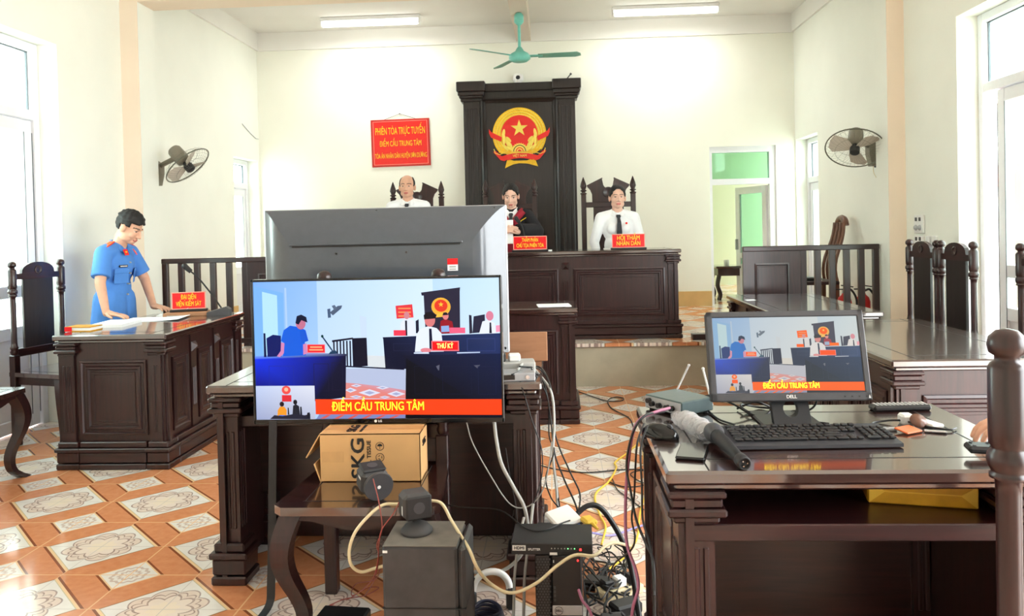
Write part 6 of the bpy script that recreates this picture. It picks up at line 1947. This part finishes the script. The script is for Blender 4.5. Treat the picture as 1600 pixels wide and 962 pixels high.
cable('yellow_cable', 'yellow cable beside the computer desk running towards the tangle', 0.006, 'cyellow', [(0.612, 5.337, 0.007), (0.521, 4.908, 0.007), (0.457, 4.184, 0.007), (0.383, 3.809, 0.007), (0.335, 3.495, 0.007), (0.256, 3.237, 0.03), (0.182, 3.116, 0.03)])
cable('lilac_cable', 'lilac cable on the floor between the tangle and the computer desk', 0.006, 'clilac', [(0.136, 3.496, 0.03), (0.223, 3.522, 0.008), (0.331, 3.604, 0.008), (0.428, 3.682, 0.008)])
cable('black_floor_cable', 'long black cable across the tiles behind the computer tower', 0.0045, 'cblack', [(-0.139, 4.598, 0.005), (-0.019, 4.498, 0.005), (0.144, 4.436, 0.005), (0.328, 4.479, 0.005), (0.456, 4.489, 0.005), (0.558, 4.44, 0.005)])
cable('black_floor_cable', 'black cable with a loop by the foot of the clerk desk', 0.005, 'cblack', [(0.165, 6.633, 0.006), (0.274, 6.427, 0.006), (0.383, 6.255, 0.006), (0.494, 6.25, 0.006), (0.522, 6.342, 0.006), (0.465, 6.393, 0.006), (0.395, 6.278, 0.006), (0.401, 6.011, 0.006), (0.478, 5.783, 0.006), (0.512, 5.647, 0.006), (0.512, 5.413, 0.006)])
cable('black_floor_cable', 'black cable coiled on the tiles beside the computer desk', 0.004, 'cblack', [(0.26, 4.277, 0.005), (0.339, 4.192, 0.005), (0.443, 4.211, 0.005), (0.54, 4.303, 0.02), (0.466, 4.417, 0.02), (0.394, 4.408, 0.005), (0.433, 4.275, 0.005), (0.508, 4.189, 0.005)])
cable('black_floor_cable', 'black cable sweeping over the white tile to the computer desk foot', 0.004, 'cblack', [(0.287, 4.32, 0.005), (0.301, 4.141, 0.005), (0.354, 3.994, 0.005), (0.403, 3.858, 0.005), (0.455, 3.772, 0.005)])

# flat black strap from the television to the floor
b = MB()
pts = [(-1.082, 2.90, 0.69), (-1.083, 2.885, 0.5), (-1.085, 2.87, 0.3), (-1.087, 2.85, 0.1), (-1.09, 2.83, 0.02), (-1.10, 2.70, 0.006)]
vs, fs = [], []
for x, y, z in smooth_path(pts, 6):
    vs += [(x - 0.015, y, z), (x + 0.015, y, z), (x + 0.015, y + 0.006, z + 0.003), (x - 0.015, y + 0.006, z + 0.003)]
k_ = len(vs) // 4
for i in range(k_ - 1):
    fs += [(i * 4 + j, i * 4 + (j + 1) % 4, i * 4 + 4 + (j + 1) % 4, i * 4 + 4 + j) for j in range(4)]
fs += [(3, 2, 1, 0), tuple(range(4 * k_ - 4, 4 * k_))]
b.add(vs, fs)
tag(b.build('flat_strap', 'black2'), 'flat black strap hanging from the left end of the wide television to the floor', 'strap')
tag(MB().tube(smooth_path([(0.03, 2.79, 0.35), (0.10, 2.83, 0.39), (0.16, 2.84, 0.36), (0.235, 2.82, 0.22), (0.262, 2.72, 0.05), (0.262, 2.66, 0.016)], 8), 0.010, 8).build('thick_black_cable', 'cblack', loc=(0, 0, 0)), 'thick black sleeve of cables arching from the splitter to the computer desk foot', 'cable')
t = thing('power_strip', 'yellowed white power strip with plugs among the tangled cables', 'power strip', (0.215, 2.97, 0.0), 0.5)
MB().box(-0.09, 0.09, -0.035, 0.035, 0, 0.035, 0, 0.006).build('case', 'ccream', t)
for x, m_ in ((-0.055, 'black'), (0.0, 'white'), (0.055, 'black')):
    MB().box(x - 0.022, x + 0.022, -0.022, 0.022, 0.034, 0.07, 0, 0.006).build('plug', m_, t)
tag(MB().box(-0.05, 0.05, -0.035, 0.035, 0, 0.04, 0, 0.008).build('power_adapter', 'black', loc=(0.135, 3.02, 0.0), rot=(0, 0, -0.3)), 'black power adapter left of the power strip', 'adapter')
tag(MB().box(-0.055, 0.055, -0.035, 0.035, 0, 0.042, 0, 0.008).build('power_adapter', 'black', loc=(0.225, 2.83, 0.0), rot=(0, 0, 0.5)), 'black power adapter in front of the power strip, at the bottom edge', 'adapter')
tag(MB().box(-0.045, 0.045, -0.03, 0.03, 0, 0.035, 0, 0.008).build('power_adapter', 'dgrey', loc=(0.175, 2.74, 0.0), rot=(0, 0, 0.2)), 'grey power adapter nearest the computer tower, at the bottom edge', 'adapter')
# the tangle: loops of black cable on the floor, each its own cable
spots = [(0.14, 3.22, .09, .05), (0.20, 3.14, .11, .06), (0.12, 3.10, .08, .07), (0.23, 3.05, .10, .05), (0.10, 2.98, .07, .08), (0.19, 2.92, .10, .07), (0.25, 2.95, .07, .09), (0.13, 2.88, .08, .06), (0.22, 3.25, .08, .06), (0.16, 3.02, .12, .09)]
names = ['by the white tile', 'beside the yellow cable', 'behind the power adapters', 'against the foot of the computer desk', 'close to the computer tower', 'in the middle of the tangle', 'round the plugs of the power strip', 'at the bottom edge of the view', 'farthest from the viewer', 'lying over all the others']
for (x, y, a, c_), nm in zip(spots, names):
    ph = rnd.uniform(0, 6)
    tw = rnd.uniform(1.2, 2.4)
    pts = []
    for k in range(14):
        f = k / 13
        an = ph + f * 2 * pi * tw
        px_ = min(0.272, max(0.082, x + a * cos(an) * (0.6 + 0.4 * sin(3 * an)) + 0.05 * (f - 0.5)))
        py_ = max(2.70, y + (c_ + 0.05) * sin(an) * 1.3 + 0.12 * (f - 0.5))
        pts.append((px_ if py_ > 2.56 else min(px_, 0.2), py_, 0.008 + 0.03 * abs(sin(1.7 * an + ph)) + (0.04 if nm.startswith('lying') else 0)))
    cable('black_floor_cable', 'loop of thin black cable in the floor tangle, ' + nm, rnd.choice([0.0035, 0.004, 0.005]), rnd.choice(['cblack', 'cblack', 'black2']), pts)
for i, (m_, lab, dx) in enumerate((('cgrey', 'grey cable arching over the floor just left of the computer tower', 0.0), ('cgrey', 'second grey cable arching beside the computer tower', -0.035))):
    cable('grey_cable', lab, 0.0065, m_, [(-0.10 + dx, 2.82, 0.40 - 0.05 * i), (-0.115 + dx, 2.74, 0.30), (-0.13 + dx, 2.70, 0.2), (-0.135 + dx, 2.68, 0.1), (-0.14 + dx, 2.66, 0.015), (-0.15 + dx, 2.60, 0.008)])
cable('thin_black_cable', 'thin black cable running from under the desk across the splitter top to the adapter', 0.003, 'cblack', [(-0.50, 2.95, 0.36), (-0.36, 2.90, 0.36), (-0.22, 2.80, 0.385), (-0.12, 2.62, 0.389), (-0.06, 2.60, 0.389), (0.0, 2.66, 0.39), (0.03, 2.70, 0.385)])
b = MB()
for k in range(5):
    b.tube([(0.062 * cos(2 * pi * j / 28) * (1 - 0.05 * k), 0.062 * sin(2 * pi * j / 28), 0.008 + 0.011 * k + 0.004 * sin(4 * pi * j / 28 + k)) for j in range(28)], 0.006, 6, closed=True)
tag(b.build('cable_coil', mat('navy_cable', (30, 34, 62), 0.45), loc=(-0.27, 2.74, 0.0)), 'coil of dark blue cable on the floor right of the subwoofer', 'cable coil')
b = MB()
b.tube([(0.068 * cos(pi * j / 16), 0, 0.075 + 0.068 * sin(pi * j / 16)) for j in range(17)], 0.013, 8)
b.box(-0.084, -0.055, -0.02, 0.02, 0.0, 0.08, 1, 0.008).box(0.055, 0.084, -0.02, 0.02, 0.0, 0.08, 1, 0.008)
tag(b.build('headphones', ['white', 'black'], loc=(-0.262, 2.845, 0.0), rot=(0, 0, 0.2)), 'white banded headphones standing behind the dark blue cable coil', 'headphones')
for lab, pts in (('black cable looping under the left of the monitor', [(0.43, 2.47, 0.845), (0.47, 2.44, 0.87), (0.53, 2.40, 0.85), (0.58, 2.36, 0.826), (0.63, 2.38, 0.83), (0.64, 2.42, 0.86), (0.60, 2.43, 0.88)]),
                 ('black cable coiled behind the monitor stand', [(0.55, 2.45, 0.825), (0.60, 2.43, 0.85), (0.65, 2.44, 0.83), (0.62, 2.47, 0.825), (0.56, 2.44, 0.84), (0.58, 2.40, 0.825), (0.66, 2.41, 0.825)]),
                 ('black cable falling from the right of the monitor', [(0.76, 2.36, 0.90), (0.765, 2.37, 0.86), (0.745, 2.38, 0.835), (0.70, 2.40, 0.826), (0.72, 2.30, 0.824), (0.765, 2.26, 0.824)]),
                 ('thin black keyboard cable behind the keyboard', [(0.50, 2.26, 0.824), (0.47, 2.32, 0.824), (0.46, 2.40, 0.824), (0.455, 2.45, 0.83)])):
    cable('black_cable', lab, 0.004, 'cblack', pts)
SKY = 9.5
EXPO = 0.62
# ================================================================== camera, light
def look():
    f, pitch, yaw, roll, py = 1224.66, 0.0160337, 0.0548725, 0.02291, 375.63
    cy_, sy_, cp, sp = cos(yaw), sin(yaw), cos(pitch), sin(pitch)
    fwd = V((-sy_ * cp, cy_ * cp, -sp))
    rt = V((cy_, sy_, 0))
    up = rt.cross(fwd)
    c, s_ = cos(roll), sin(roll)
    r2, u2 = rt * c - up * s_, rt * s_ + up * c
    cam = bpy.data.cameras.new('camera')
    cam.sensor_width = 36
    cam.sensor_fit = 'HORIZONTAL'
    cam.lens = 36 * f / 1600
    cam.shift_y = -(481 - py) / 1600
    cam.clip_start = 0.05
    o = bpy.data.objects.new('camera', cam)
    col.objects.link(o)
    m = Matrix((r2, u2, -fwd)).transposed().to_4x4()
    m.translation = (0, 0, 1.4)
    o.matrix_world = m
    sc.camera = o


look()


def area(name, loc, rot, sx, sy, power, color=(1, 1, 1), portal=True):
    l = bpy.data.lights.new(name, 'AREA')
    l.shape = 'RECTANGLE'
    l.size, l.size_y = sx, sy
    l.energy = power
    l.color = color
    l.cycles.is_portal = portal
    o = bpy.data.objects.new(name, l)
    col.objects.link(o)
    o.location = loc
    o.rotation_euler = rot
    return o


# lettering: fonts to plain meshes
dg = bpy.context.evaluated_depsgraph_get()
done = [(o, ft, bo, bpy.data.meshes.new_from_object(o.evaluated_get(dg))) for o, ft, bo in texts]
for o, ft, bo, me in done:
    if bo:                                   # heavier strokes
        bm = bmesh.new()
        for dx, dy in ((-1, 0), (1, 0), (0, -0.6), (0, 0.6)):
            n0 = len(bm.verts)
            bm.from_mesh(me)
            bm.verts.ensure_lookup_table()
            for v in bm.verts[n0:]:
                v.co.x += dx * bo * 0.9
                v.co.y += dy * bo * 0.9
                v.co.z += n0 * 0.0006 / max(1, len(me.vertices))
        bm.to_mesh(me)
        bm.free()
    if ft:
        xs_ = [v.co.x for v in me.vertices]
        o.scale[0] = ft / (max(xs_) - min(xs_))
    r = bpy.data.objects.new('lettering', me)
    me.name = 'lettering'
    col.objects.link(r)
    r.parent = o.parent
    r.location, r.rotation_euler, r.scale = o.location, o.rotation_euler, o.scale
    bpy.data.objects.remove(o)

w = bpy.data.worlds.new('sky')
sc.world = w
w.use_nodes = True
bg = w.node_tree.nodes['Background']
bg.inputs['Color'].default_value = (0.95, 0.985, 1.0, 1)
bg.inputs['Strength'].default_value = SKY
# daylight entering through each opening
area('daylight_left_door', (-4.02, 4.85, 1.5), (0, -pi / 2, 0), 2.6, 1.8, 90)
area('daylight_right_door', (3.26, 4.95, 1.5), (0, pi / 2, 0), 2.6, 1.9, 110)
area('daylight_right_near', (3.26, 1.35, 1.45), (0, pi / 2, 0), 2.8, 3.8, 150)
area('daylight_back_room', (4.28, 12.6, 1.6), (0, pi / 2, 0), 2.5, 0.8, 20)  # portal at the unseen side opening added to brighten the back room
area('daylight_left_window', (-4.0, 9.4, 1.4), (0, -pi / 2, 0), 1.8, 0.7, 20)
area('daylight_right_window', (3.23, 9.4, 1.4), (0, pi / 2, 0), 1.9, 0.7, 20)
for x in (-2.125, 1.335):
    area('tube_light', (x, 9.2, 3.83), (0, 0, 0), 1.15, 0.05, 12, (1, 1, 0.98), False)
sc.view_settings.view_transform = 'Standard'
sc.view_settings.look = 'None'
sc.view_settings.exposure = EXPO
sc.view_settings.gamma = 1.0
sc.view_settings.use_curve_mapping = False
sc.cycles.use_denoising = True
sc.cycles.max_bounces = 8
sc.cycles.transparent_max_bounces = 16
